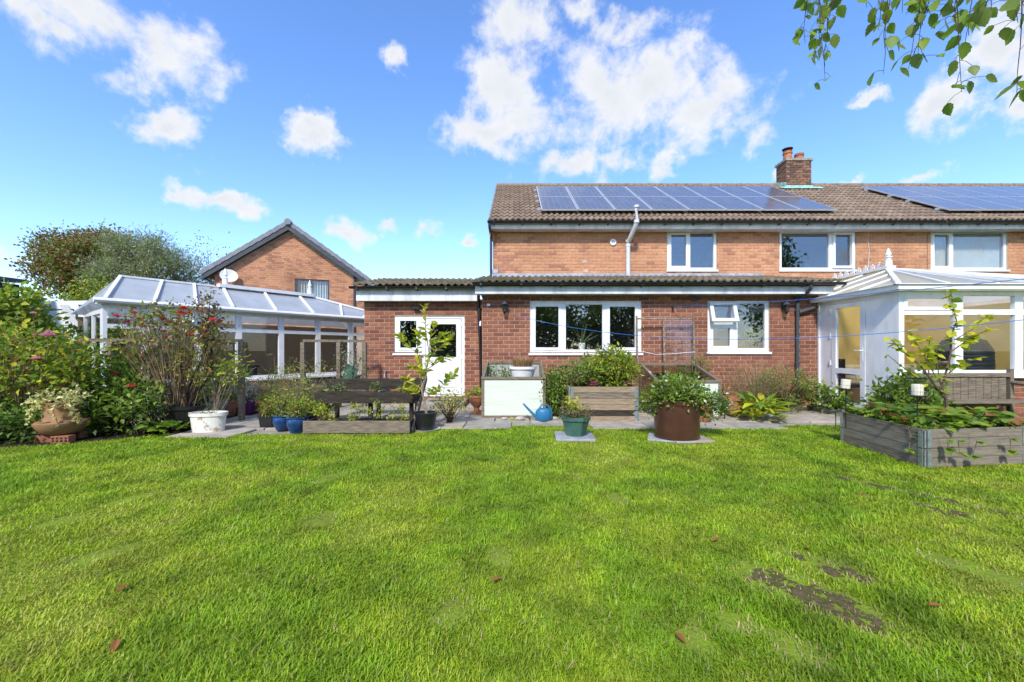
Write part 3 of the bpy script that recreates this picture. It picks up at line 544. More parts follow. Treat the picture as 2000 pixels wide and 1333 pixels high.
for z in (.35, 1.0, 1.75): MB().box(-1.255, -1.225, YO+.015, YO+.029, z, z+.09).build('hinge', white, dr)
mb = MB(); mb.box(XO0-.1, XE0-.13, 9.06, 9.09, 2.30, 2.57); mb.box(XO0-.1, XE0-.13, 9.09, YO-.001, 2.30, 2.32); mb.build('fascia', offw, oh)
mb = MB(); mb.poly([(XO0-.12,9.02,2.60),(XE0-.15,9.02,2.60),(XE0-.15,11.0,3.08),(XO0+.25,11.0,3.02)], (0,0,-.04)); orf = mb.build('roof', TMO[1], oh)
tiles(orf, XO0-.14, XE0-.16, 8.99, 2.625, 10.95, 3.08, .3, .33, TMO, 300)
moss = MB()
for k in range(170):
    x = R.uniform(XO0-.1, XE0-.25); y_ = 9.0+abs(R.gauss(0, .5)); moss.lathe([(R.uniform(.03, .08), 0), (R.uniform(.02, .05), R.uniform(.012, .03)), (0, R.uniform(.02, .04))], (x, y_, 2.64+(y_-8.99)*.232), 7)
stuff(moss.build('moss', mat('moss', (.12,.13,.02), 1, .4, 20, .05, col2=(.2,.17,.08), bump=1), oh))
gutter(oh, XO0-.2, XE0-.13, 8.95, 2.60, .052, .65)
mb = MB(); mb.tube([(-.82,8.9,2.56),(-.82,8.95,2.42),(-.84,9.15,2.25),(-.84,9.2,2.15),(-.80,9.2,1.2),(-.78,9.2,.1)], .036, 10); mb.build('downpipe', black, oh, True)
t = thing('bulkhead_light', 'small grey floodlight above the back door', 'light', (-2.24, YO-.008, 2.14)); MB().bev(-.07, .07, -.09, -.01, -.03, .05, .02).build('housing', dkgrey, t); MB().box(-.05, .05, -.098, -.091, -.02, .035).build('lens', sash_glass, t); MB().tube([(-.08,-.01,.06),(-.1,-.06,.1),(-.1,-.05,-.05)], .004, 5).build('cable', black, t)
st = thing('door_step', 'concrete doorstep with black rubber mat below the back door', 'step', (-1.5, 8.85, 0)); MB().bev(-.5, .42, -.45, .41, 0, .125, .015).build('step_block', concrete, st); MB().box(-.35, .3, -.15, .36, .126, .14).build('door_mat', black, st)
t = thing('outside_tap', 'garden tap with coiled hose fittings on the outhouse wall', 'tap', (-2.95, YO-.01, .65)); mb = MB(); mb.tube([(0,0,0),(0,-.08,.02),(0,-.11,-.06)], .014, 8); mb.tube([(0,-.05,.02),(0,-.05,.09)], .01, 6); mb.bar((-.04,-.05,.1), (.04,-.05,.1), .015, .015); mb.build('tap', galv, t)
mb = MB(); mb.tube([(0,-.11,-.06),(-.03,-.12,-.25),(-.08,-.1,-.45)], .012, 6); mb.lathe([(.0,-.5),(.10,-.48),(.12,-.25),(.06,-.2),(0,-.2)], (-.02,-.13,0), 10, 1, .5); mb.build('hose_bag', dkgrey, t)

# ------------------------------------------------------------------ conservatory on the right
con = thing('white_conservatory', 'white framed conservatory with pale hipped roof and finial on the right', 'conservatory', (0, 0, 0))
CXa, CXb, CYf, CZ = 6.43, 10.3, 6.88, 2.2
mb = MB(); mb.box(CXa+.02, CXb-.02, CYf+.02, CYf+.2, 0, .74); dw = mb.build('dwarf_wall', mortar, con); brickwork(dw, CXa+.02, CXb-.02, 0, .74, [], REB, 60, Matrix.Translation((0, CYf+.018, 0)))
MB().box(CXa-.01, CXb+.03, CYf-.05, CYf+.2, .741, .79).build('sill', white, con)
xs = [CXa, 7.42, 8.43, 9.4, CXb]
for i in range(4):
    a, b = xs[i], xs[i+1]; window(con, a, b, .791, CZ, [(a+.09, b-.05, .87, 1.80, False), (a+.09, b-.05, 1.89, CZ-.08, i == 0)], CYf, sill=False, gm=glassd)
SM = Matrix.Translation((CXa, 8.69, 0)) @ Matrix.Rotation(-math.pi/2, 4, 'Z')     # local x runs towards the camera, local -y faces the garden (left)
MB(SM).box(0, .28, 0, .07, .02, CZ).build('corner_panel', white, con)
MB().box(6.395, 6.428, 8.655, 8.69, .02, CZ).build('corner_trim', white, con)
mb = MB(SM); core(mb, .281, 1.22, .02, CZ, 0, .07, [(.34,1.16,.08,CZ-.07)]); d2 = mb.build('door', white, con)
mb = MB(SM); core(mb, .35, 1.15, .09, CZ-.08, -.008, .045, [(.46,1.04,.85,2.04),(.46,1.04,.2,.74)]); mb.build('door_leaf', white, d2)
for c, d in ((.85,2.04),(.2,.74)): MB(SM).box(.458, 1.042, .015, .021, c-.002, d+.002).build('pane', glassd, d2)
mb = MB(SM); mb.tube([(1.09,-.01,1.2),(1.09,-.05,1.2),(.97,-.055,1.2)], .009, 6); mb.box(1.075, 1.105, -.012, -.007, 1.0, 1.26); mb.build('door_handle', white, d2)
for z in (.35, .9, 1.45, 1.95): MB(SM).box(.30, .33, -.02, -.001, z, z+.1).build('hinge', white, d2)
MB(SM).box(1.221, 1.736, 0, .07, .02, CZ).build('side_panel', white, con)
mb = MB(); mb.box(CXb-.07, CXb, CYf+.071, 10.98, .02, CZ); mb.build('far_side_panel', white, con); MB().box(CXb-.1, CXb-.072, CYf+.25, 10.9, .02, CZ-.01).build('inner_wall', paint_y, con)
mb = MB(); mb.box(CXa+.07, CXb-.07, CYf+.2, 10.97, -.01, .02); mb.build('floor', carpet, con)
mb = MB(); core(mb, CXa+.005, CXb, .02, 3.0, 10.92, 10.96, [(7.6,8.5,.03,2.05)]); mb.box(CXa+.002, CXa+.03, 8.72, 10.92, .02, 2.42); mb.build('inner_wall', paint_y, con); mb = MB(); core(mb, 7.6, 8.5, .03, 2.05, 10.91, 10.95, [(7.67,8.43,.1,1.98)]); mb.build('inner_door', white, con)
RXr, RYr, RZr = 8.36, 9.22, 3.0
E0 = [(CXa-.12,CYf-.12,CZ+.03),(CXb+.12,CYf-.12,CZ+.03)]
mb = MB(); mb.box(CXa-.03, CXb+.03, CYf-.03, CYf+.1, CZ+.001, CZ+.06); mb.box(CXa-.03, CXa+.1, CYf+.101, 10.95, CZ+.001, CZ+.06); mb.build('eaves_beam', white, con)
mb = MB(); mb.poly([(CXa-.12,CYf-.12,CZ+.07),(CXb+.12,CYf-.12,CZ+.07),(RXr,RYr,RZr)], (0,0,.025)); mb.poly([(CXa-.12,CYf-.12,CZ+.07),(RXr,RYr,RZr),(RXr,10.95,RZr),(CXa-.12,10.95,CZ+.07)], (0,0,.025)); mb.poly([(CXb+.12,CYf-.12,CZ+.07),(RXr,RYr,RZr),(RXr,10.95,RZr),(CXb+.12,10.95,CZ+.07)], (0,0,.025)); cr = mb.build('roof', poly, con)
mb = MB(); mb.bar((CXa-.12,CYf-.12,CZ+.11), (RXr,RYr,RZr+.035), .07, .05); mb.bar((CXb+.12,CYf-.12,CZ+.11), (RXr,RYr,RZr+.035), .07, .05); mb.build('hip_bar', white, cr)
for k in range(1, 5):
    x = CXa-.12+k*(CXb-CXa+.24)/5; mb = MB(); mb.bar((x, CYf-.12, CZ+.105), (RXr+(x-RXr)*.06, RYr-.05, RZr+.02), .05, .035); mb.build('glazing_bar', white, cr)
for k in range(5):
    y_ = 7.55+k*.75; q = min(1, (y_-CYf)/(RYr-CYf)); mb = MB(); mb.bar((CXa-.12, y_, CZ+.105), (CXa-.12+(RXr-CXa+.12)*q, max(y_, y_ if q == 1 else y_), CZ+.105+(RZr-CZ-.08)*q), .05, .035); mb.build('glazing_bar', white, cr)
mb = MB(); mb.box(RXr-.09, RXr+.09, RYr-.1, 10.95, RZr+.03, RZr+.09); mb.build('ridge_cap', white, cr)
k = 0; y_ = RYr+.2
while y_ < 10.9:
    mb = MB(); mb.tube([(RXr,y_-.06,RZr+.09),(RXr,y_-.05,RZr+.15),(RXr,y_,RZr+.12),(RXr,y_+.05,RZr+.15),(RXr,y_+.06,RZr+.09)], .014, 5); mb.tube([(RXr,y_,RZr+.09),(RXr,y_,RZr+.19)], .016, 5)
    for dy, dz in ((0,.21),(-.035,.18),(.035,.18)): mb.lathe([(0,-.02),(.022,0),(0,.02)], (RXr,y_+dy,RZr+dz), 6)
    mb.build('ridge_cresting', white, cr); y_ += .19
mb = MB(); mb.lathe([(.07,.05),(.07,.22),(.05,.23),(.05,.27),(.075,.29),(.075,.31),(.03,.32),(.06,.35),(.045,.40),(.012,.49),(0,.5)], (RXr,RYr-.02,RZr), 14); mb.build('finial', white, cr, True)
gp = [(CXa-.15,10.6,CZ+.04),(CXa-.15,CYf-.16,CZ+.04),(CXb+.15,CYf-.16,CZ+.04)]
mb = MB(); mb.bar(gp[0], gp[1], .09, .075); mb.bar((CXa-.196,CYf-.16,CZ+.04), gp[2], .09, .075); mb.bar((CXa-.17,10.6,CZ+.085), (CXa-.17,CYf-.18,CZ+.085), .1, .012); mb.bar((CXa-.22,CYf-.185,CZ+.085), (CXb+.15,CYf-.185,CZ+.085), .1, .012); mb.build('gutter', whitep, con)
# things inside
t = thing('sofa', 'cream covered sofa inside the right conservatory', 'sofa', (8.2, 9.3, .02)); MB().bev(-.75, 1.2, -.5, .4, .05, .42, .06).build('seat', cream, t); MB().bev(-.75, 1.2, .2, .5, .43, .85, .06).build('backrest', cream, t)
mb = MB(); mb.lathe([(.0,.0),(.42,.02),(.40,.18),(.25,.33),(0,.38)], (-.45,-.2,.43), 16, 1, .7); mb.build('throw', cream, t, True)
t = thing('storage_bag', 'dark green bag heaped on furniture inside the right conservatory', 'bag', (8.85, 8.1, .02)); mb = MB(); mb.lathe([(.5,.0),(.52,.9),(.5,1.2),(.38,1.38),(.15,1.46),(0,1.47)], n=18, sy=.6); mb.build('bag_body', bagm, t, True)
t = thing('wire_crate', 'black slatted crate below the green bag in the conservatory', 'crate', (8.35, 7.55, .02))
mb = MB(); mb.box(-.25, .35, -.1, .3, .0, .82); mb.build('stand', card, t)
for k in range(5): MB().box(-.22, .33, -.13, -.101, .84+k*.07, .87+k*.07).build('slat', black, t)
MB().box(-.22, .33, -.099, .3, .83, 1.18).build('crate_body', dkgrey, t)
t = thing('cardboard_box', 'open cardboard box on the conservatory windowsill side', 'box', (7.85, 7.5, .02)); mb = MB(); core(mb, -.2, .2, 0, .98, -.15, .15, []); mb.build('box_body', card, t); mb = MB(); mb.bar((-.2,-.15,.985), (-.2,-.36,.95), .4, .006, up=(0,0,1)); mb.build('flap', card, t)
t = thing('bookshelf', 'tall shelf of books seen through the conservatory door', 'bookshelf', (7.05, 10.7, .02))
MB().box(-.35, .35, -.02, .18, 0, .04).build('base', timberl, t); MB().box(-.35, .35, .16, .18, .041, 1.9).build('back', timberl, t)
for k in range(5): MB().box(-.35, .35, -.12, .159, .3+k*.36, .33+k*.36).build('shelf', timberl, t); MB().box(-.33, .31, -.08, .15, .331+k*.36, .55+k*.36).build('books', booksm, t)
t = thing('office_chair', 'black chair seen low through the conservatory door', 'chair', (6.9, 8.6, .02)); MB().bev(-.22, .22, -.22, .22, .42, .5, .03).build('seat', black, t); MB().bev(-.2, .2, .2, .26, .5, 1.0, .03).build('backrest', black, t)
for a in ((-.18,-.18),(.18,-.18),(-.18,.18),(.18,.18)): MB().tube([(a[0],a[1],0),(a[0],a[1],.42)], .016, 6).build('leg', black, t)

# ------------------------------------------------------------------ old conservatory on the left
oc = thing('lean_conservatory', 'older white conservatory with blue grey glazed roof on the left', 'conservatory', (0, 0, 0))
ED = Vector((.588,.809,0)); EN = Vector((-.809,.588,0)); EP = Vector((-7.66,7.59,0)); LM = Matrix(((.588,-.809,0,EP.x),(.809,.588,0,EP.y),(0,0,1,0),(0,0,0,1)))
LEN, DEP, EH, RH, RW = 6.6, 2.6, 2.1, 2.71, 1.0
MB(LM).box(.02, LEN, .02, .2, 0, .49).build('dwarf_wall', concrete, oc); MB(LM).box(-.02, LEN, -.06, .15, .491, .535).build('sill', white, oc)
px2t = lambda px: (lambda k: (EP.y*k-EP.x)/(ED.x-ED.y*k))((px-HX)/F)
posts = [0]+[px2t(p) for p in (285, 388, 467, 550, 622, 685)]+[LEN]
for i in range(len(posts)-1):
    a, b = posts[i], posts[i+1]; window(oc, a, b-.001, .536, EH-.04, [(a+.06, b-.06, .61, 1.62, False), (a+.06, b-.06, 1.70, EH-.10, False)], 0, sill=False, M=LM, gm=glassd)
SM2 = LM @ Matrix.Rotation(math.pi/2, 4, 'Z')      # end wall, runs back from the left corner
mb = MB(LM); mb.box(0, .07, .075, .16, .0, EH-.04); mb.build('corner_post', white, oc)
mb = MB(SM2 ); core(mb, .17, 1.9, .02, 1.98, -.05, -.001, [(.25,.98,.1,1.9),(1.06,1.82,.1,1.9)]); ow2 = mb.build('end_door', white, oc); mb = MB(SM2); mb.box(.248, .982, -.03, -.022, .098, 1.902); mb.box(1.058, 1.822, -.03, -.022, .098, 1.902); mb.build('pane', glassd, ow2)
mb = MB(LM); mb.box(0, LEN, DEP-.05, DEP, .02, 1.95); mb.build('back_wall', timberl, oc); MB(LM).box(.02, LEN, .2, DEP-.05, -.01, .02).build('floor', concrete, oc)
mb = MB(LM); mb.box(-.08, LEN, -.1, .12, EH-.039, EH+.0); mb.build('eaves_beam', white, oc)
mb = MB(LM); mb.tube([(-.14,-.13,EH+.02),(LEN,-.13,EH+.02)], .05, 8); mb.build('gutter', whitep, oc)
tl_, tr_ = .406, 4.37
mb = MB(LM); mb.poly([(-.1,-.1,EH+.03),(LEN,-.1,EH+.03),(tr_,RW,RH),(tl_,RW,RH)], (0,0,.02)); lr = mb.build('roof', polyb, oc)
mb = MB(LM); mb.poly([(-.1,DEP+.05,EH-.1),(LEN,DEP+.05,EH-.1),(tr_,RW+.02,RH),(tl_,RW+.02,RH)], (0,0,.02)); mb.build('back_roof', polyb, lr)
mb = MB(LM); mb.poly([(LEN,-.1,EH+.028),(LEN,DEP,EH-.1),(tr_+.02,RW,RH-.004)], (0,0,.02)); mb.poly([(-.1,-.1,EH+.028),(-.1,DEP,EH-.1),(tl_-.02,RW,RH-.004)], (0,0,.02)); mb.build('hip_end', polyb, lr)
def ridge_t(px): k = (px-HX)/F; bx = EP.x+EN.x*RW; by = EP.y+EN.y*RW; return (by*k-bx)/(ED.x-ED.y*k)
for e, r_ in ((203,236),(298,317),(379,379),(451,435),(535,515),(608,583)):
    mb = MB(LM); mb.bar((px2t(e), -.13, EH+.07), (ridge_t(r_), RW, RH+.045), .055, .04); mb.build('glazing_bar', white, lr)
for e, q in ((663,.33),(705,.66)):
    mb = MB(LM); a = Vector((px2t(e), -.13, EH+.07)); b = Vector((tr_+(LEN-tr_)*q, RW*(1-q), RH+.04-(RH-EH-.03)*q)); mb.bar(a, b, .055, .04); mb.build('glazing_bar', white, lr)
mb = MB(LM); mb.bar((tr_,RW,RH+.05), (LEN,-.1,EH+.08), .06, .05); mb.build('hip_bar', white, lr)
mb = MB(LM); t0 = ridge_t(425); mb.box(tl_, t0, RW-.03, RW+.04, RH+.02, RH+.06); mb.box(t0+.001, tr_+.05, RW-.13, RW+.13, RH+.02, RH+.10); mb.build('ridge_cap', white, lr)
for tt in (ridge_t(440), tr_):
    mb = MB(LM); mb.lathe([(.06,.1),(.06,.22),(.045,.23),(.065,.26),(.03,.29),(.055,.34),(.035,.4),(.008,.5),(0,.5)], (tt,RW,RH), 12); mb.build('finial', white, lr, True)
# dark furniture inside
t = thing('potting_bench', 'dark timber bench inside the left conservatory', 'bench', LM @ Vector((1.9, 1.9, .02)), math.atan2(.809, .588)); MB().box(-1.2, 1.4, -.3, .3, .72, .77).build('top', timberd, t)
for a in ((-1.1,-.25),(1.3,-.25),(-1.1,.25),(1.3,.25)): MB().box(a[0]-.04, a[0]+.04, a[1]-.04, a[1]+.04, 0, .72).build('leg', timberd, t)

# ------------------------------------------------------------------ neighbour's house
nh = thing('neighbour_house', 'neighbouring brick house with grey gable roof behind the left conservatory', 'house', (0, 0, 0))
NA = math.radians(17); NY = 17.4; nap, nl, nr_, nez, naz = -9.62, -12.6, -6.5, 4.28, 6.42
NWIN = [(-9.42,-8.07,3.08,4.28)]
mb = MB(); core(mb, nl+.25, nr_-.15, 0, nez, NY+.003, NY+.25, [(-9.42,-8.07,3.08,nez)]); mb.poly([(nl+.25,NY+.003,nez),(-9.42,NY+.003,nez),(-9.42,NY+.003,4.28),(-8.07,NY+.003,4.28),(-8.07,NY+.003,nez),(nr_-.15,NY+.003,nez),(nap,NY+.003,naz-.1)], (0,.24,0)); nw = mb.build('wall', mortar, nh)
slope = (naz-nez)/(nap-nl)
brickwork(nw, nl+.25, nr_-.15, BH*24, naz-.15, NWIN, ORB[:2]+ORB[3:6], 300, Matrix.Translation((0, NY, 0)), clip=lambda a, b, z0, z1: z1 < naz-.08-slope*max(nap-a, b-nap) or z1 < nez-.02, vis=lambda a, z: z > 3.0)
mb = MB(); mb.box(nl+.25, nl+.5, NY+.26, 26, 0, nez); mb.box(nr_-.4, nr_-.15, NY+.26, 26, 0, nez); mb.build('side_wall', ORB[3], nh)
mb = MB(); mb.poly([(nl-.12,NY-.25,nez-.08),(nap,NY-.25,naz+.05),(nap,NY-.25,naz+.13),(nl-.12,NY-.25,nez+.0)], (0,9,0)); mb.poly([(nr_+.12,NY-.25,nez-.08),(nap,NY-.25,naz+.05),(nap,NY-.25,naz+.13),(nr_+.12,NY-.25,nez+.0)], (0,9,0)); nrf = mb.build('roof', ltile, nh)
for sx, xe in ((1, nl), (-1, nr_)):
    mb = MB(); mb.poly([(xe-.1*sx,NY-.262,nez-.27),(nap,NY-.262,naz-.16),(nap,NY-.262,naz+.06),(xe-.1*sx,NY-.262,nez-.05)], (0,.012,0)); mb.poly([(xe-.1*sx,NY-.249,nez-.25),(nap,NY-.249,naz-.14),(nap,NY-.249,naz-.12),(xe-.1*sx,NY-.249,nez-.23)], (0,.25,0)); mb.build('barge_board', dkgrey, nh)
    n = 11
    for i in range(n):
        a = Vector((xe-.14*sx, NY-.3, nez-.01)); b = Vector((nap, NY-.3, naz+.14)); p0 = a.lerp(b, i/n); p1 = a.lerp(b, (i+.94)/n); mb = MB(); mb.bar(p0+Vector((0,.06,.0)), p1+Vector((0,.06,.03)), .16, .10, up=(0,1,0)); mb.build('verge_tile', ltile, nrf)
mb = MB(); mb.tube([(nap,NY-.36,naz+.16),(nap,26,naz+.16)], .13, 12); mb.build('ridge_tile', ltile, nrf)
window(nh, *NWIN[0], [(-9.35,-8.82,3.16,4.2,False),(-8.75,-8.14,3.16,4.2,False)], NY+.02, fm=dkgrey); room(nh, -9.9, -7.6, NY+.26, NY+2, 2.9, 4.4, room_m)
for i in range(12): x = -9.3+i*.105; mb = MB(); mb.bar((x, NY+.16, 3.15), (x, NY+.16, 4.22), .06, .003, up=(.4, 1, 0)); mb.build('blind_slat', blindm, nh)
mb = MB(); mb.tube([(-7.05,NY-.06,4.55),(-7.05,NY-.06,.1)], .045, 8); mb.tube([(nl-.05,NY-.1,nez-.15),(nl+.2,NY-.06,nez-.35),(nl+.32,NY-.06,nez-.5),(nl+.32,NY-.06,0)], .04, 8); mb.build('downpipe', dkgrey, nh, True)
t = dish = thing('satellite_dish', 'pale satellite dish on the left of the neighbouring gable', 'satellite dish', (-12.2, NY-.05, 4.05)); o = MB().lathe([(.0,.0),(.15,.012),(.3,.06),(.31,.06),(.15,.0),(0,-.01)], n=20, sy=.85).build('dish', whitep, t, True); o.rotation_euler = (math.radians(80), 0, math.radians(25)); o.location = (0, -.25, .15)
MB().tube([(0,0,0),(0,-.2,0),(0,-.25,.12)], .02, 6).build('arm', dkgrey, t)

NC = Vector((nap, NY, 0)); NRM = Matrix.Rotation(NA, 4, 'Z'); nh.location = NC-(NRM @ NC); nh.rotation_euler = (0, 0, NA)
dish.location = nh.location+(NRM @ Vector((-11.75, NY-.05, 4.05))); dish.rotation_euler = (0, 0, NA)
# ------------------------------------------------------------------ caravan, shed, far trees
t = thing('caravan', 'white caravan with dark stripes parked behind the hedge', 'caravan', (-13.4, 11.2, 0))
mb = MB(); prof = [(-2.6,.5),(-2.7,1.6),(-2.3,2.5),(1.9,2.57),(2.25,2.45),(2.35,.5)]; mb.poly([(x,0,z) for x, z in prof], (0,2.1,0)); mb.build('body', steel_w, t)
mb = MB(); mb.poly([(.2,-.012,1.9),(.2,-.012,2.2),(.32,-.012,2.32),(1.3,-.012,2.34),(1.42,-.012,2.2),(1.42,-.012,1.9)], (0,.011,0)); mb.build('window_surround', dkgrey, t); mb = MB(); mb.poly([(.25,-.022,1.9),(.25,-.022,2.2),(.34,-.022,2.28),(1.28,-.022,2.3),(1.37,-.022,2.18),(1.37,-.022,1.9)], (0,.009,0)); mb.build('panel', steel_w, t)
for k, (x, w, m) in enumerate(((.95,.22,dkgrey),(1.45,.14,dkgrey),(1.68,.08,mat('maroon_stripe', (.09,.02,.03), .4)))):
    mb = MB(); mb.poly([(x+.5,-.035,1.6),(x+.5+w,-.035,1.6),(x+w,-.035,2.45),(x,-.035,2.45)], (0,.01,0)); mb.build('stripe', m if k else greyp, t)
mb = MB(); mb.lathe([(0,-.1),(.33,-.1),(.33,.1),(0,.1)], n=20); o = mb.build('wheel', black, t); o.rotation_euler = (math.radians(90), 0, 0); o.location = (0, .1, .33)
t = thing('garden_shed', 'dark grey felt roofed shed at the left edge above the vine', 'shed', (-13.75, 8.6, 0)); MB().box(-1.2, .9, 0, 2, 0, 2.9).build('wall', timberd, t); mb = MB(); mb.poly([(-1.3,-.1,2.98),(1.02,-.1,2.92),(1.02,2.1,2.95),(-1.3,2.1,3.05)], (0,0,.09)); mb.build('roof', dkgrey, t); MB().box(.75, 1.0, -.12, -.101, 2.8, 2.915).build('fascia', timberd, t)
def tree(name, label, base, h, crad, cz, ncl, per, spread, ls, mats, ratio=.5, weights=None, tr=.16, tm=None, shell=.4, cat='tree'):
    t = thing(name, label, cat, base); mb = MB(); c = np.array([0, 0, cz]); cs = clumps(c, crad, ncl, shell)
    top = Vector((R.uniform(-.2, .2), R.uniform(-.2, .2), cz)); mb.tube([(0,0,-.05),(R.uniform(-.1,.1),R.uniform(-.1,.1),cz*.5),top], [tr, tr*.75, tr*.4], 8)
    for k in cs:
        k = Vector(k); a = Vector((0, 0, cz*R.uniform(.45, .95))); mb.tube([a, a.lerp(k, .5)+Vector((0, 0, R.uniform(0, .3))), k], [tr*.35, tr*.2, tr*.05], 5)
    mb.build('trunk', tm or bark, t, True)
    p, off = cloud(cs, per, spread); ax = off/spread*.5+NR.normal(size=p.shape)*.6; stuff(leaves('crown', p, ax, NR.uniform(.6, 1.3, len(p))*ls, ratio, mats, t, weights=weights)); return t
tree('maple_tree', 'bronze and orange leaved tree behind the left conservatory', (-24.8, 24, 0), 8, (2.9,2.4,2.1), 6.0, 150, 170, .27, .15, [G_rust, G_red, G_mid, G_olive], .7, [.26,.12,.37,.25], shell=.2)
tree('willow_tree', 'round grey green willow above the glazed conservatory roof', (-18.9, 21.0, 0), 7, (2.3,2,2.05), 5.1, 190, 150, .24, .20, [G_olive, G_grey, G_mid], .17, [.66,.12,.22])
tree('privet_tree', 'yellow green bush under the bronze tree beside the caravan', (-17.2, 17.2, 0), 4, (1.3,1.2,1.2), 2.9, 60, 110, .22, .11, [G_bright, G_yel, G_mid], .6)
t = tree('bare_tree', 'thin half bare tree between willow and neighbouring gable', (-18.2, 24.5, 0), 7, (1.9,1.2,1.9), 5.8, 46, 14, .4, .13, [G_rust, G_olive], .5, tr=.07)
# trees and hedge behind the photographer (seen only as reflections in the windows)
for i, (x, y_, h) in enumerate(((-13,-13,5.5),(-6,-14,6),(1,-13,5.5),(8,-14,6.5),(20,-11,10.5))):
    tree('garden_tree', ['dense tree at the far left behind the lawn', 'dense tree left of centre behind the lawn', 'dense tree at the middle behind the lawn', 'dense tree right of centre behind the lawn', 'tallest tree at the right behind the lawn'][i], (x, y_, 0), h, (3.6,2.2,h*.46), h*.54, 70, 90, .5, .34, [G_mid, G_dark], .6)

# ------------------------------------------------------------------ timber rails in the border
def rails(label, pts, zt, w=.07, sunk=None):
    t = thing('timber_rail', label, 'garden rail', pts[0]); o = Vector(pts[0])
    for p in pts: q = Vector(p)-o; MB().box(q.x-w/2, q.x+w/2, q.y-w/2, q.y+w/2, 0, zt-.03+R.uniform(-.005, .005)).build('post', timber, t)
    for a, b in zip(pts[:-1], pts[1:]): mb = MB(); mb.bar(Vector(a)-o+Vector((0,0,zt)), Vector(b)-o+Vector((0,0,zt)), .07, .05); mb.build('rail', timber, t)
def at(px, Y): return Vector(((px-HX)*Y/F, Y, 0))
rails('weathered timber rail on posts running behind the red roses', [at(150,6.7), at(217,6.75), at(302,6.85), at(472,7.0)], 1.37, .075)
rails('timber rail on posts in front of the conservatory, left of the outhouse', [at(592,8.4), at(662,8.55), at(712,8.7)], 1.40, .08)
# sleeper retaining edge
sl = thing('sleeper_edging', 'low timber sleeper edging in front of the left conservatory', 'edging', (-6.75, 7.15, 0)); 
for k in range(2): a = Vector((0,0,.09+k*.165)); mb = MB(); mb.bar(a, a+ED*1.9, .1, .16); mb.bar(a+ED*1.91, a+ED*3.7, .1, .16); mb.build('sleeper', timber, sl)
mb = MB(); mb.poly([(-6.8,7.22,.0),(-4.62,10.2,.0),(-5.4,10.75,.0),(-7.6,7.75,.0)], (0,0,.29)); struct(mb.build('raised_border_soil', soil))

# ------------------------------------------------------------------ pots
def pot(name, label, cat, loc, prof, m, n=24, sx=1, sy=1, group=None, soil_r=None, soil_z=None, rz=0):
    t = thing(name, label, cat, loc, rz, group); MB().lathe(prof, n=n, sx=sx, sy=sy).build('pot_body', m, t, True)
    if soil_r: MB().lathe([(soil_r,soil_z-.02),(soil_r,soil_z),(0,soil_z+.01)], n=n, sx=sx, sy=sy).build('compost', soil, t)
    return t
def ptap(r0, r1, h, lip=.02, wall=.015): return [(r0,0),(r1-lip*.3,h-lip*1.6),(r1+lip*.3,h-lip*1.6),(r1+lip*.4,h),(r1-wall,h),(r0-wall*.2,h*.4)]
def sub_plant(t, c, rad, ncl, per, spread, ls, mats, ratio=.5, weights=None, base=None, droop=-.1, sr=.005):
    # a plant growing in its pot: its foliage and stems are parts of the potted plant
    b = Vector(base or (0, 0, c[2]-rad[2])); cs = clumps(c, rad, ncl, .4); p, off = cloud(cs, per, spread); ax = off/spread*.6+NR.normal(size=p.shape)*.6; ax[:, 2] += .2+droop
    stuff(leaves('foliage', p, ax, NR.uniform(.6, 1.25, len(p))*ls, ratio, mats, t, weights=weights)); mb = MB()
    for k in cs: k = Vector(k); mb.tube([b, (b+k)/2+Vector((0,0,.03)), k], [sr, sr*.8, sr*.4], 4)
    stuff(mb.build('stem', twig, t))
# strawberry pot on bricks
o = G(97, 866)
t = pot('strawberry_pot', 'wide terracotta strawberry pot trailing variegated ivy at the left border', 'pot', (o.x, o.y+.15, .10), [(.15,0),(.2,.02),(.27,.13),(.275,.16),(.25,.17),(.20,.18),(.17,.24),(.165,.38),(.18,.40),(.18,.42),(.155,.42),(.14,.2)], terrad, 28, soil_r=.15, soil_z=.38)
for k in range(6): a = k*1.047+.5; mb = MB(); mb.lathe([(.05,-.01),(.062,.02),(.04,.025),(.036,0),(0,0)], (.215*math.cos(a), .215*math.sin(a), .165), 12, 1.2, .8); mb.build('pocket', terrad, t)
sub_plant(t, (0,-.02,.46), (.24,.2,.10), 26, 22, .05, .055, [G_var, G_olive], .8, [.7,.3]); 
mb = MB()
for k in range(9):
    a = R.uniform(3.3, 6.1); p0 = Vector((.17*math.cos(a), .17*math.sin(a), .42)); p1 = p0+Vector((.12*math.cos(a), .1*math.sin(a), -.08)); p2 = p1+Vector((.08*math.cos(a), .03, -.2)); mb.tube([p0, p1, p2], .004, 4)
    pp = np.array([list(p0.lerp(p1, i/5)) for i in range(5)]+[list(p1.lerp(p2, i/7)) for i in range(7)]); leaves('trailing_leaf', pp, NR.normal(size=pp.shape)+np.array([0,-.8,-.3]), np.full(12, .055), .8, [G_var], t)
mb.build('runner', canem, t)
for k, (dx, dy, rz) in enumerate(((-.12,-.08,.1),(.14,-.12,.12),(0,.16,.05))):
    b = thing('loose_brick', ['plain red brick under the left of the strawberry pot', 'perforated red brick under the front of the strawberry pot', 'red brick hidden behind under the strawberry pot'][k], 'brick', (o.x+dx, o.y+.15+dy, 0), rz); mb = MB(); mb.bev(-.105, .105, -.05, .05, 0, .095, .005); mb.build('brick_body', REB[2], b)
    if k == 1:
        for i in range(8): x = -.075+(i % 4)*.05; z = .03+(i//4)*.035; m_ = MB(); m_.box(x-.013, x+.013, -.053, -.049, z-.01, z+.012); m_.build('hole', soil, b)
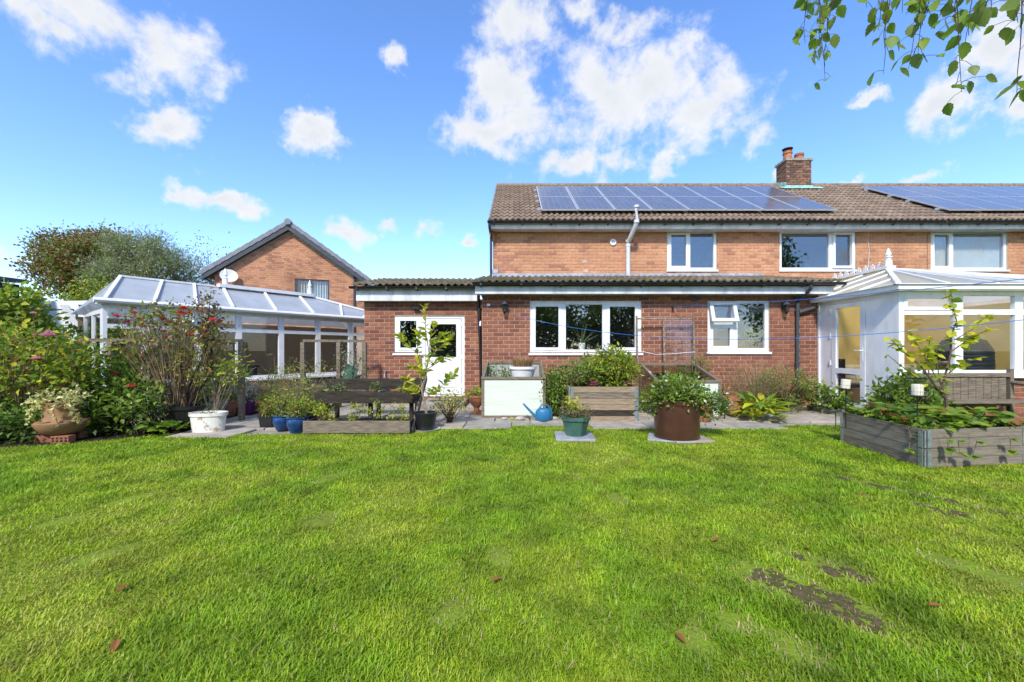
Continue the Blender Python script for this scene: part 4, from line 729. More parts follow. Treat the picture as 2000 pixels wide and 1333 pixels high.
o = G(391, 848); t = pot('oval_planter', 'flaking white oval planter at the lawn edge', 'planter', (o.x, o.y+.16, 0), ptap(.21,.245,.29,.03), whitepot, 32, 1, .62, soil_r=.22, soil_z=.24, rz=.15); sub_plant(t, (0,0,.27), (.16,.08,.03), 14, 8, .03, .05, [G_olive, G_bright], .15)
o = G(352, 842); t = pot('black_pot', 'black tapered pot with a bare woody shrub beside the white oval planter', 'planter', (o.x-.02, o.y+.16, 0), ptap(.13,.21,.36,.03), black, 24, soil_r=.18, soil_z=.32)
sub_plant(t, (.1,0,.95), (.35,.25,.38), 16, 12, .05, .06, [G_yel, G_bright], .4, base=(0,0,.3), sr=.012)
o = at(400, 7.0); t = pot('trough_planter', 'blue grey oval trough full of green seedlings behind the white planter', 'planter', (o.x, o.y, 0), ptap(.27,.36,.32,.03), bluegrey, 32, 1, .55, soil_r=.32, soil_z=.27); sub_plant(t, (0,0,.42), (.26,.12,.14), 34, 14, .05, .055, [G_bright, G_mid], .4)
o = at(442, 7.5); t = pot('terracotta_pot', 'square terracotta pot beside the blue grey trough', 'pot', (o.x, o.y, 0), ptap(.13,.17,.26,.02), terra, 4, soil_r=.14, soil_z=.22, rz=.6); sub_plant(t, (0,0,.36), (.1,.1,.12), 10, 10, .04, .06, [G_mid, G_bright], .5)
o = G(484, 808); t = pot('purple_pot', 'purple plastic pot of silvery foliage', 'pot', (o.x, o.y, 0), ptap(.105,.145,.22,.02), purple, 22, soil_r=.12, soil_z=.19); sub_plant(t, (0,0,.38), (.15,.13,.18), 24, 16, .05, .045, [G_grey], .2)
o = at(316, 7.3); t = pot('terracotta_bowl', 'terracotta bowl standing on the timber edging behind the roses', 'pot', (o.x-.0, o.y, .30), ptap(.11,.165,.16,.02), terra, 22, soil_r=.14, soil_z=.13); sub_plant(t, (0,0,.24), (.12,.1,.09), 10, 10, .04, .06, [G_mid, G_yel], .5)
for k, (px, Y, z, lab) in enumerate(((522,7.9,.10,'shallow terracotta bowl of sedum behind the blue pots'), (578,7.6,.06,'long terracotta bowl of seedlings left of the tiered planter'))):
    o = at(px, Y); t = pot('shallow_bowl', lab, 'pot', (o.x, o.y, z), ptap(.13,.21+.05*k,.14,.02), terra, 24, 1, .8, soil_r=.18, soil_z=.11); sub_plant(t, (0,0,.17), (.16,.1,.06), 24, 14, .04, .045, [G_bright, G_yel, G_olive], .5)
    mb = MB(); mb.lathe([(.15,-z),(.15,-.001),(0,-.001)], n=12); mb.build('pot_stand', terrad, t)
for k, (px, py, lab, m, r0, r1, h) in enumerate(((517,838,'black square tub left of the two blue pots', black, .13,.16,.2), (543,843,'dark blue glazed pot behind the other blue pot', blue_glaze, .09,.14,.22), (572,848,'blue glazed pot with pale rim at the lawn edge', blue_glaze, .10,.15,.23), (593,842,'black plastic pot right of the blue glazed pots', black, .10,.14,.22))):
    o = G(px, py); prof = [(r0,0),(r1*.98,h*.5),(r1,h*.8),(r1*.93,h*.9),(r1*1.05,h*.95),(r1*1.05,h),(r1*.9,h),(r1*.8,h*.5)] if m is blue_glaze else ptap(r0, r1, h)
    t = pot('small_pot', lab, 'pot', (o.x, o.y+.13, 0), prof, m, 4 if k == 0 else 22, soil_r=r1*.85, soil_z=h*.85, rz=.7 if k == 0 else 0)
    sub_plant(t, (0,0,h+.10+.1*(k == 1)), (.13,.11,.12+.1*(k == 1)), 26, 12, .04, .05, [G_bright, G_mid, G_yel, G_red], .35, [.4,.3,.2,.1])
o = at(560, 7.15); bush('sedum_plant', 'loose tangle of thin stemmed green plants behind the blue pots', 'plant', (o.x, o.y, .02), (o.x, o.y, .5), (.45,.3,.42), 60, 14, .05, .05, [G_bright, G_olive, G_gold, G_mid], .4, stem=canem, stem_r=.004)
o = at(622, 6.9); bush('dock_plant', 'broad bright green leaves beside the tiered timber planter', 'plant', (o.x, o.y, .02), (o.x, o.y, .22), (.24,.18,.18), 16, 5, .05, .19, [G_bright, G_mid], .38)
# tiered timber planter
tp = thing('tiered_planter', 'three tier weathered timber planter at the patio edge', 'planter', (-2.35, 5.85, 0))
for k, (xa, xb, yf, zt, dep) in enumerate(((-.70,.83,.0,.19,.34),(-.87,.78,.68,.53,.30),(-.95,.72,1.28,.70,.26))):
    MB().bev(xa, xb, yf, yf+.04, zt-.175, zt, .006).build('front_plank', timberd if k else timber, tp); MB().bev(xa+.02, xb-.02, yf+dep, yf+dep+.03, zt-.175, zt-.01, .006).build('back_plank', timberd, tp)
    for x in (xa, xb-.04): MB().box(x, x+.04, yf+.041, yf+dep-.001, zt-.17, zt-.005).build('end_plank', timberd, tp)
    MB().box(xa+.041, xb-.041, yf+.041, yf+dep-.001, zt-.17, zt-.03).build('compost', soil, tp)
    if k:
        for x in (xa+.1, (xa+xb)/2, xb-.16): MB().box(x, x+.06, yf+.1, yf+.16, 0, zt-.171).build('leg', timberd, tp)
mb = MB(); mb.bar((.84,.1,.02), (.74,1.5,.72), .03, .12); mb.build('side_brace', timber, tp); mb = MB(); mb.bar((-.6,.45,.1), (.8,.5,.1), .28, .02); mb.build('plank_shelf', timber, tp)
for k, (x, y_, z, n, sz) in enumerate(((-.45,.15,.3,14,.17),(.0,.15,.3,10,.15),(.28,.18,.34,8,.2),(.62,.15,.28,14,.17),(-.5,.8,.58,12,.1),(.05,.85,.57,8,.08),(.5,.85,.58,10,.1))):
    bush('oregano_plant' if k < 4 else 'thyme_plant', ['yellow green oregano sprigs at the left of the lowest tier', 'oregano sprig at the middle of the lowest tier', 'tall thin oregano sprig right of the middle of the lowest tier', 'oregano tuft at the right of the lowest tier', 'low dark herb at the left of the upper tier', 'tiny herb sprig at the middle of the upper tier', 'small dark herb at the right of the upper tier'][k], 'herb', (-2.35+x, 5.85+y_, z-.13), (-2.35+x, 5.85+y_, z), (sz,.08,sz*.9), n, 16, .025, .035, [G_yel, G_bright] if k < 4 else [G_dark, G_olive], .7, stem_r=.003)
# lemon tree
lt = thing('lemon_tree', 'young lemon tree with yellowing leaves in a black pot before the back door', 'tree', (-1.37, 6.2, 0)); MB().lathe(ptap(.135,.168,.27,.02), n=24).build('pot', black, lt, True); MB().lathe([(.15,.22),(0,.24)], n=20).build('compost', soil, lt); MB().lathe([(.2,.0),(.22,.025),(.21,.025),(.18,.008),(0,.008)], n=24).build('saucer', greyp, lt, True)
for key, m in (('lem0', G_yel), ('lem1', G_bright), ('lem2', G_gold)): leafmesh(key, .125, .5, m, .2, .25)
tips = []
mb = MB(); mb.tube([(.02,0,.2),(-.02,0,.45),(-.06,.0,.62)], [.02,.018,.015], 7)
def limb(a, b, r):
    a = Vector(a); b = Vector(b); m = (a+b)/2+Vector((R.uniform(-.04,.04), R.uniform(-.04,.04), .03)); mb.tube([a, m, b], [r, r*.75, r*.4], 5)
    for i in range(12): t = .25+.75*i/11; tips.append(((a.lerp(m, t*2) if t < .5 else m.lerp(b, t*2-1)), (b-a).normalized()))
for a, b, r in (((-.06,0,.62),(.05,.02,1.15),.011),((.05,.02,1.15),(.16,0,1.62),.008),((.05,.02,1.15),(-.02,.05,1.88),.008),((-.06,0,.62),(-.30,-.05,.78),.009),((-.06,0,.62),(-.14,.08,1.15),.009),((-.14,.08,1.15),(-.40,.0,1.42),.006),((-.14,.08,1.15),(-.08,-.05,1.45),.006),((0,0,.9),(.35,.06,1.1),.008),((.05,.02,1.1),(.40,-.05,1.40),.007),((0,0,.45),(.22,-.05,.62),.009),((.22,-.05,.62),(.45,-.02,.85),.006),((-.04,0,.5),(-.38,.05,.62),.008),((.05,0,1.2),(.30,0,1.45),.006),((.0,0,.8),(-.2,-.1,.95),.006)): limb(a, b, r)
mb.build('trunk', barkp, lt, True)
for p, d in tips:
    for k in range(R.choice([1,2,2])): place_leaf(R.choice(['lem0','lem0','lem1','lem1','lem2']), lt, p, Vector((R.uniform(-1,1), R.uniform(-1,.6), R.uniform(-.4,.8)))+d*.5, R.uniform(-1,1), R.uniform(.6,1.15))
bush('spurge_plant', 'golden leaved trailing plant behind the lemon tree pot', 'plant', (-1.1, 6.75, .02), (-1.1, 6.75, .3), (.25,.18,.2), 30, 18, .05, .045, [G_gold, G_yel, G_olive], .55)
# urn and pebbles
o = G(930, 812); t = pot('terracotta_urn', 'terracotta pedestal urn of succulents left of the cold frame', 'urn', (o.x, o.y+.1, 0), [(.12,0),(.12,.03),(.06,.06),(.05,.13),(.08,.17),(.14,.24),(.165,.33),(.175,.33),(.175,.37),(.15,.37),(.13,.3)], terra, 24, soil_r=.14, soil_z=.34); sub_plant(t, (0,0,.40), (.15,.13,.06), 26, 14, .035, .06, [G_olive, G_gold, G_bright], .4)
for k, (px, py, r_) in enumerate(((905,806,.06),(912,818,.05),(898,797,.05),(946,800,.06),(985,822,.05),(1000,822,.045),(1016,823,.07),(1083,822,.06))):
    o = G(px, py); lab = ['round grey pebble left of the terracotta urn', 'small pebble in front of the terracotta urn', 'pale pebble by the doorstep', 'pinkish pebble right of the urn', 'pale stone at the foot of the cold frame', 'yellow mossy stone at the foot of the cold frame', 'flat stone beside the watering can spout', 'brown stone right of the watering can'][k]
    mb = MB(); mb.lathe([(0,0),(r_*.8,.01),(r_,r_*.5),(r_*.7,r_*.95),(0,r_*1.05)], n=12, sx=R.uniform(1,1.3), sy=R.uniform(.7,1)); ob = mb.build('pebble', G_gold if k == 5 else stone, None, True, loc=(o.x, o.y+.05, 0)); tag(ob, lab, 'stone')
# ------------------------------------------------------------------ cold frames
def coldframe(label, x0, x1, yf, yb, zf, zb, front, side, shift=0):
    t = thing('cold_frame_box', label, 'cold frame', (x0, yf, 0)); w = x1-x0; d = yb-yf; p = .05
    for (x, y_, z, s) in ((0,0,zf,0),(w-p,0,zf,0),(shift,d-p,zb,1),(w-p+shift,d-p,zb,1)): MB().box(x, x+p, y_, y_+p, 0, z-.001).build('post', timber, t)
    MB().bev(-.005, w+.005, -.012, p, zf, zf+.045, .004).build('top_rail', timber, t); MB().box(shift, w+shift, d-p, d, zb, zb+.04).build('top_rail', timber, t); MB().box(p, w-p, -.004, p-.01, .0, .055).build('bottom_rail', timber, t)
    for x in (p/2, w-p/2): mb = MB(); mb.bar((x, p+.002, zf+.02), (x+shift, d-p-.002, zb+.02), p, .045); mb.build('side_rail', timber, t)
    MB().box(p+.001, w-p-.001, .01, .025, .056, zf-.001).build('front_panel', front, t)
    for x in (.012, w-.03): mb = MB(); mb.poly([(x,p+.001,.03),(x,d-p-.001,.03),(x+shift*.9,d-p-.001,zb-.02),(x,p+.001,zf-.02)], (.012,0,0)); mb.build('side_panel', side, t)
    MB().box(p+shift, w-p+shift, d-.03, d-.015, .05, zb-.001).build('back_panel', side, t); MB().box(p, w-p, .03, d-.04, .0, .03).build('base', soil, t); return t
coldframe('timber cold frame with pale green front board holding a white pot', -.61, .52, 7.2, 8.4, .69, .93, board, twin)
cf = coldframe('timber cold frame with open rusty lid behind the brown barrel pot', 2.44, 3.56, 7.1, 8.4, .64, .90, board, sash_glass, .08)
lid = MB(Matrix.Translation((2.44-2.44+.06, 1.34, .93)) @ Matrix.Rotation(math.radians(-3), 4, 'X')); W_ = 1.17; Hh = .93
for a, b in (((0,0,0),(W_,0,0)),((0,0,Hh),(W_,0,Hh)),((0,0,0),(0,0,Hh+.06)),((W_,0,0),(W_,0,Hh+.06)),((.55,0,0),(.55,0,Hh))): lid.bar(a, b, .035, .03)
ld_ = lid.build('lid_frame', rusty, cf); lm = MB(Matrix.Translation((.06, 1.34, .93)) @ Matrix.Rotation(math.radians(-3), 4, 'X')); lm.box(.56, W_-.02, -.004, .002, .02, Hh-.02); lm.build('pane', glassd, ld_)
mb = MB(); mb.tube([(.05,1.28,1.2),(.4,1.26,1.12),(.7,1.25,1.13),(1.22,1.28,1.17)], .005, 5); mb.build('string', whitep, cf)
o = (.12, 7.75, .60); t = pot('white_pot', 'white round pot of dry brown grass inside the left cold frame', 'pot', o, ptap(.17,.255,.30,.03), whitep, 26, soil_r=.22, soil_z=.26)
MB().lathe([(.15,-.57),(.15,-.002),(0,-.002)], n=14).build('pot_stand', concrete, t)
def tuft(t, c, n, h, spread, mats, w=.006, weights=None, name='grass_blade', lean=1.0):
    a = NR.uniform(0, 2*np.pi, n); r = np.sqrt(NR.random(n))*spread; p = np.stack([c[0]+r*np.cos(a)*.6, c[1]+r*np.sin(a)*.6, np.full(n, c[2])], 1); l = NR.uniform(.5, 1, n)*h; ld = NR.uniform(.1, .8, n)*lean; dx, dy = np.cos(a)*ld, np.sin(a)*ld
    m = p+np.stack([dx*l*.35, dy*l*.35, l*.62], 1); e = p+np.stack([dx*l, dy*l, l*(1-.25*ld)], 1); s = np.stack([-np.sin(a), np.cos(a), np.zeros(n)], 1)*w
    V = np.stack([p-s, p+s, m+s, m-s, e+s*.2, e-s*.2], 1).reshape(-1, 3); k = (np.arange(n)*6)[:, None]; Fq = np.concatenate([k+np.array([[0,1,2,3]]), k+np.array([[3,2,4,5]])], 1).reshape(-1, 4)
    o = npmesh(name, V, Fq, np.repeat(NR.choice(len(mats), n, p=weights), 2), mats, t); return stuff(o)
tuft(t, (0,0,.27), 420, .26, .3, [G_dry, G_dryd], .004)
bush('rose_cutting', 'small green rose with white buds inside the left cold frame', 'plant', (-.32, 7.75, .03), (-.30, 7.75, .72), (.22,.18,.24), 30, 16, .05, .05, [G_mid, G_bright, F_white], .5, [.55,.4,.05])
bush('cold_frame_squash', 'low broad leaved plant inside the right cold frame', 'plant', (3.1, 7.7, .03), (3.15, 7.7, .58), (.38,.28,.16), 22, 8, .06, .13, [G_mid, G_dark, G_olive], .6)
# watering can
wc = thing('watering_can', 'blue plastic watering can in front of the pale cold frame', 'watering can', (.46, 6.93, .012))
MB().lathe([(.105,0),(.12,.02),(.115,.16),(.09,.2),(.05,.215),(.045,.215),(.08,.17)], n=22, sx=1.15, sy=.75).build('can_body', blue_can, wc, True); MB().tube([(-.1,0,.05),(-.2,0,.14),(-.34,0,.29)], [.032,.022,.014], 10).build('spout', blue_can, wc, True)
MB().tube([(-.07,0,.21),(-.02,0,.27),(.08,0,.26),(.14,0,.16),(.135,0,.06)], .013, 8).build('handle', blue_can, wc, True)
# middle pallet-collar bed
def collar(label, name, c00, c10, c11, c01, n, mat_, mat2_):
    t = thing(name, label, 'raised bed', c00); o = Vector(c00); C = [Vector(c)-o for c in (c00, c10, c11, c01)]
    for i in range(4):
        a, b = C[i], C[(i+1) % 4]; d = (b-a).normalized()
        for k in range(n*2): mb = MB(); z = .005+k*.0985; jit = R.uniform(-.003, .003); L_ = (b-a).length; mb.box(.014, L_-.014, -.011-jit, .011+jit, .001, .095); bo = mb.build('board', mat_ if R.random() < .55 else (mat2_ if R.random() < .7 else timberd), t); bo.matrix_local = Matrix.Translation(a+Vector((0,0,z))) @ Matrix.Rotation(math.atan2(d.y, d.x), 4, 'Z')
    for i in range(4):
        for k in range(n):
            for q in (C[(i+1) % 4]-C[i], C[(i-1) % 4]-C[i]):
                q = q.normalized(); s = q.cross(Vector((0,0,1))); ce = (C[0]+C[2])/2
                if s.dot(C[i]+q*.05-ce) < 0: s = -s
                p = C[i]+q*.035+s*.015; mb = MB(); mb.bar(p+Vector((0,0,.01+k*.197)), p+Vector((0,0,.19+k*.197)), .05, .004, up=s); mb.build('hinge_plate', galv, t)
            mb = MB(); mb.tube([C[i]+Vector((0,0,.01+k*.197)), C[i]+Vector((0,0,.185+k*.197))], .009, 6); mb.build('hinge_pin', galv, t)
    top = n*.197-.05; mb = MB(); sh = [c.lerp((C[0]+C[2])/2, .03)+Vector((0,0,top)) for c in C]; mb.add(sh, [(0,1,2,3)]); mb.build('compost', soil, t); return t
collar('tall three collar timber raised bed under the kitchen window', 'raised_bed', (.90,6.86,.0), (2.04,6.86,0), (2.04,7.66,0), (.90,7.66,0), 3, timberl, timber)
bush('tomato_plant', 'big light green leafy plant at the right of the middle raised bed', 'plant', (1.75, 7.25, .5), (1.66, 7.2, .88), (.42,.32,.33), 95, 24, .065, .08, [G_bright, G_yel, G_mid], .42, [.5,.25,.25])
bush('fern_plant', 'feathery green plant at the left of the middle raised bed', 'plant', (1.2, 7.3, .5), (1.2, 7.25, .78), (.3,.28,.24), 50, 22, .065, .09, [G_mid, G_bright, G_olive], .25)
t = thing('sweet_william', 'bright pink flower cluster on the front edge of the middle raised bed', 'flower', (1.33, 6.95, .52))
for k in range(9): a = k*.7; p = Vector((R.uniform(-.07,.07), R.uniform(-.06,0), R.uniform(.09,.17))); mb = MB(); mb.tube([(0,0,0), p*.5+Vector((0,0,.02)), p], .003, 4); mb.lathe([(0,-.006),(.03,.008),(.028,.014),(.006,.006),(0,.01)], p, 9); mb.build('flower', F_mag, t)
bush('flower_leaves', 'dark leaves around the bright pink flowers on the middle bed', 'plant', (1.33, 6.97, .52), (1.33, 6.97, .58), (.12,.08,.06), 12, 10, .03, .06, [G_dark], .25)
bush('mint_bush', 'dense green mint filling the gap left of the middle raised bed', 'shrub', (.72, 7.35, .02), (.72, 7.35, .45), (.2,.4,.45), 75, 22, .06, .06, [G_mid, G_dark, G_bright], .55, [.5,.25,.25])
bush('mint_sprigs', 'pale variegated sprays leaning over the left of the middle raised bed', 'plant', (.88, 7.5, .3), (.92, 7.4, .72), (.25,.25,.17), 26, 18, .06, .06, [G_olive, G_bright, G_var], .4)
# green pot on slab
s = MB(Matrix.Rotation(-.06, 4, 'Z')); s.bev(-.26, .26, -.26, .26, 0, .035, .006); ob = s.build('paving_slab', slate, None, loc=(.80, 5.64, 0)); tag(ob, 'square grey slab on the lawn under the green pot', 'slab')
t = pot('green_planter', 'dark green faceted pot of heather on a slab on the lawn', 'planter', (.82, 5.66, .036), ptap(.14,.20,.26,.03), green_pot, 8, soil_r=.17, soil_z=.22, rz=.39); sub_plant(t, (-.02,0,.31), (.24,.2,.11), 46, 22, .045, .032, [G_olive, G_dryd, G_mid, G_red], .3, [.4,.25,.25,.1]); sub_plant(t, (.0,.08,.42), (.07,.05,.06), 9, 14, .03, .05, [G_yel], .5)
# brown barrel pot
for k, (dx, dy, rz) in enumerate(((-.12,.02,-.35),(.12,-.02,.1))): s = MB(); s.bev(-.26, .26, -.22, .22, 0, .024+.006*k, .005); ob = s.build('paving_slab', slate if k == 0 else slabm[0], None, loc=(2.18+dx, 5.52+dy, .002)); ob.rotation_euler.z = rz; tag(ob, ['grey slab under the left of the brown barrel pot', 'buff slab under the right of the brown barrel pot'][k], 'slab')
t = pot('glazed_barrel_pot', 'large brown salt glazed barrel pot of white flowered greenery', 'pot', (2.18, 5.56, .033), [(.285,0),(.295,.01),(.292,.44),(.302,.45),(.305,.50),(.285,.505),(.27,.5),(.265,.4)], brown_glaze, 36, soil_r=.26, soil_z=.45)
sub_plant(t, (.0,0,.62), (.36,.32,.17), 110, 22, .055, .05, [G_bright, G_mid, F_white], .6, [.52,.44,.04]); sub_plant(t, (.45,.02,.42), (.28,.2,.16), 50, 20, .05, .045, [G_mid, G_dark, F_white], .6, [.55,.4,.05], base=(.2,0,.45)); sub_plant(t, (-.36,0,.48), (.16,.15,.15), 28, 16, .05, .045, [G_mid, G_bright, F_white], .6, [.5,.45,.05], base=(-.2,0,.45))
o = G(1380, 828); t = pot('round_terracotta_pot', 'round bellied terracotta pot right of the brown barrel', 'pot', (o.x, o.y+.16, 0), [(.10,0),(.15,.06),(.17,.15),(.155,.25),(.135,.28),(.145,.30),(.12,.30),(.11,.2)], terra, 26, soil_r=.12, soil_z=.26); sub_plant(t, (0,0,.33), (.14,.14,.06), 16, 14, .04, .045, [G_mid, G_bright], .5)
for k, (px, Y, w_, lab) in enumerate(((1434,7.55,.22,'square terracotta planter under the dry lavender'), (1462,7.95,.2,'smaller terracotta pot behind the square planter'))):
    o = at(px, Y); t = pot('square_planter', lab, 'planter', (o.x, o.y, 0), ptap(w_*1.05, w_*1.3, .34-.08*k, .03), terra, 4 if k == 0 else 20, soil_r=w_*1.1, soil_z=.28-.08*k, rz=.78)
o = at(1440, 7.65); bush('dry_lavender', 'straggly dry lavender with brown stalks below the small window', 'shrub', (o.x+.1, o.y, .3), (o.x+.35, o.y+.05, .58), (.55,.35,.28), 110, 16, .09, .05, [G_olive, G_dryd, G_dry], .18, [.45,.3,.25], stem=canem, stem_r=.004)
t = thing('dry_stalks', 'fan of thin brown dead stalks above the lavender', 'dry plant', (o.x+.3, o.y, .3)); tuft(t, (.1,0,.1), 200, .85, .9, [G_dryd, G_dry, G_olive], .0025, lean=2.2)
bush('rosemary_bush', 'upright green shoots left of the dry lavender', 'shrub', (3.75, 8.2, .02), (3.72, 8.2, .85), (.16,.15,.32), 34, 24, .05, .05, [G_bright, G_olive], .2)
def rosette(name, label, loc, n, L, ratio, mats, h, spread):
    t = thing(name, label, 'plant', loc)
    for i, m in enumerate(mats): leafmesh(name+str(i), L, ratio, m, .25, .55)
    for k in range(n):
        a = R.uniform(0, 6.28); e = R.uniform(.15, 1.3); rr = R.uniform(0, spread); p = Vector((rr*math.cos(a), rr*math.sin(a), R.uniform(.03, h))); place_leaf(name+str(R.randrange(len(mats))), t, p, (math.cos(a)*math.cos(e), math.sin(a)*math.cos(e), math.sin(e)), R.uniform(-.4,.4), R.uniform(.6,1.15))
    return t
rosette('primrose_clump', 'bright green broad leaved clump spilling onto the paving', (4.18, 7.05, .01), 110, .26, .42, [G_bright, G_yel, G_mid], .32, .3)
bush('nettle_bush', 'grey green leafy weeds at the foot of the downpipe', 'shrub', (5.3, 8.1, .02), (5.25, 8.0, .42), (.62,.4,.4), 90, 18, .07, .075, [G_mid, G_olive, G_bright], .45)
bush('bramble_bush', 'leafy green shoots beside the conservatory door', 'shrub', (6.0, 7.75, .02), (5.95, 7.75, .25), (.3,.3,.25), 36, 14, .06, .10, [G_mid, G_bright, G_dark], .55)
st = thing('conservatory_step', 'low stone step below the conservatory door', 'step', (6.1, 7.75, 0)); MB().bev(-.25, .3, -.45, .5, 0, .1, .012).build('step_block', concrete, st)
# ------------------------------------------------------------------ right raised bed
bedR = collar('low two collar grey timber raised bed of strawberries at the right', 'raised_bed', (4.165,4.17,0), (5.40,4.34,0), (5.50,5.54,0), (4.26,5.37,0), 2, bedwood, timber)
for key, m in (('st0', G_mid), ('st1', G_bright), ('st2', G_dark), ('st3', G_rust)): leafmesh(key, .13, .8, m, .25, .2, True)
t = thing('strawberry_plants', 'mass of strawberry leaves covering the right raised bed', 'plant', (4.8, 4.85, .34))
mb = MB(); cnt = 0
for k in range(100):
    u, v = R.random(), R.random(); p = Vector((4.2+1.22*u+.1*v-4.8, 4.2+.15*u+1.2*v-4.85, 0)); h = R.uniform(.05, .2); q = p+Vector((R.uniform(-.06,.06), R.uniform(-.1,.06), h)); mb.tube([p, (p+q)/2+Vector((.01,0,.02)), q], .003, 4); a0 = R.uniform(0, 6.28)
    for j in range(3): a = a0+j*1.6-1.6; place_leaf(R.choice(['st0','st0','st1','st1','st2','st3']) if R.random() < .75 else 'st1', t, q, (math.cos(a), math.sin(a), R.uniform(-.15,.35)), R.uniform(-.3,.3), R.uniform(.7,1.25))
stuff(mb.build('stem', G_mid, t))
pp = np.stack([NR.uniform(-.55,.62,900), NR.uniform(-.6,.6,900), NR.uniform(.0,.1,900)], 1); pp[:, 0] += pp[:, 1]*.08; pp[:, 1] += pp[:, 0]*.13; stuff(leaves('low_foliage', pp, NR.normal(size=pp.shape)+np.array([0,0,.4]), NR.uniform(.05,.09,900), .75, [G_mid, G_dark, G_bright, G_rust], t, weights=[.4,.25,.28,.07]))
t = thing('strawberry_runners', 'strawberry runners hanging down the boards of the right bed', 'plant', (4.165, 4.15, .36)); mb = MB()
for (x, y_, l, dx) in ((-.0,.22,.22,-.03),(.12,.0,.16,.03),(.22,.01,.2,.06),(.5,.05,.24,-.04),(.85,.1,.2,.05)):
    a = Vector((x, y_-.02, .02)); b = a+Vector((dx*.5, -.05, -l*.4)); c = a+Vector((dx, -.035, -l)); mb.tube([a, b, c], .003, 4)
    for q in (b, c):
        for j in range(3): place_leaf(R.choice(['st0','st1']), t, q, (R.uniform(-1,1), -.7, R.uniform(-.5,.3)), 0, .6)
mb.build('runner', canem, t)
leafmesh('bigl', .2, .4, G_bright, .2, .3); t = thing('foxglove_leaves', 'large pale leaves at the back of the right raised bed', 'plant', (5.2, 5.0, .36))
for k in range(22): a = R.uniform(0, 6.28); place_leaf('bigl', t, Vector((R.uniform(-.35,.25), R.uniform(-.3,.3), R.uniform(.02,.12))), (math.cos(a), math.sin(a), R.uniform(.1,.7)), R.uniform(-.3,.3), R.uniform(.6,1.2))
def lantern(x, y_, z, tilt, label):
    t = thing('solar_lantern', label, 'garden light', (x, y_, .32)); h = z-.32; MB().tube([(0,0,-.1),(0,0,h-.1)], .006, 6).build('stake', black, t)
    M_ = Matrix.Translation((0,0,h)) @ Matrix.Rotation(tilt, 4, 'Y'); mb = MB(M_); n = 12
    pr = [(.03,-.105),(.085,-.09),(.10,-.04),(.102,.05),(.085,.10)]
    for j in range(n): a = 2*math.pi*j/n; mb.tube([(r_*math.cos(a), r_*math.sin(a), z_) for r_, z_ in pr], (.0011), 4)
    for r_, z_ in pr[1:]: mb.tube([(r_*math.cos(2*math.pi*j/20), r_*math.sin(2*math.pi*j/20), z_) for j in range(21)], .0014 if z_ < .09 else .004, 4)
    mb.build('wire_cage', black, t); MB(M_).lathe([(.0,-.10),(.085,-.092),(.085,-.083),(0,-.08)], n=18).build('base_dish', black, t); MB(M_).lathe([(.05,-.08),(.05,.03),(.045,.036),(.03,.028),(0,.028)], n=18).build('candle', wax, t, True)
lantern(4.17, 5.18, .80, .12, 'wire lantern with candle on a stake at the left of the bed'); lantern(4.33, 4.42, .80, 0, 'wire lantern with candle on a stake above the bed corner')
t = thing('solar_cell_stake', 'small black solar cell on a stake at the left of the bed', 'garden light', (4.12, 5.28, .3)); mb = MB(); mb.bar((-.05,0,.1), (.05,-.02,.13), .08, .012); mb.build('solar_cell', solarc, t); MB().tube([(0,0,-.1),(0,0,.1)], .005, 5).build('stake', black, t)
# young tree in the bed
yt = thing('hazel_sapling', 'slender young tree with pale yellow green leaves in the right bed', 'tree', (5.2, 4.9, .33)); mb = MB(); tips = []
for key, m in (('hz0', G_yel), ('hz1', G_bright), ('hz2', G_gold)): leafmesh(key, .115, .75, m, .18, .2)
def limb2(a, b, r0, r1, nl, bend=.03):
    a = Vector(a); b = Vector(b); m = (a+b)/2+Vector((R.uniform(-bend,bend), R.uniform(-bend,bend), R.uniform(-bend,bend))); mb.tube([a, m, b], [r0, (r0+r1)/2, r1], 6)
    for i in range(nl): t = .3+.7*i/max(1, nl-1); tips.append(a.lerp(m, t*2) if t < .5 else m.lerp(b, t*2-1))
limb2((0,0,-.02),(-.05,0,.28),.022,.018,0); limb2((-.05,0,.28),(-.10,0,.42),.018,.016,0); limb2((-.10,0,.42),(.02,.02,.82),.014,.010,3); limb2((.02,.02,.82),(.07,0,1.22),.010,.007,8); limb2((.07,0,1.22),(.0,0,1.56),.007,.003,8)
limb2((-.05,0,.28),(-.42,-.05,.70),.014,.009,2); limb2((-.42,-.05,.70),(-.78,-.05,1.02),.009,.003,7); limb2((-.3,-.04,.58),(-.25,0,1.02),.007,.003,9); limb2((-.08,0,.35),(-.85,-.1,.82),.009,.003,4); limb2((.03,.02,.86),(.42,-.03,1.12),.008,.003,12); limb2((.05,0,1.0),(.5,.05,1.3),.006,.002,8); limb2((0,.02,.6),(.32,.0,.78),.007,.003,5); limb2((-.15,0,.5),(-.45,.05,1.1),.006,.002,8); limb2((-.1,.02,.45),(-.12,.05,.9),.007,.003,5)
mb.build('trunk', bark, yt, True)
for p in tips:
    for k in range(R.choice([2, 2, 3])): place_leaf(R.choice(['hz0','hz0','hz1','hz2']), yt, p, (R.uniform(-1,1), R.uniform(-1,.7), R.uniform(-.5,.5)), R.uniform(-.8,.8), R.uniform(.5,1.05))
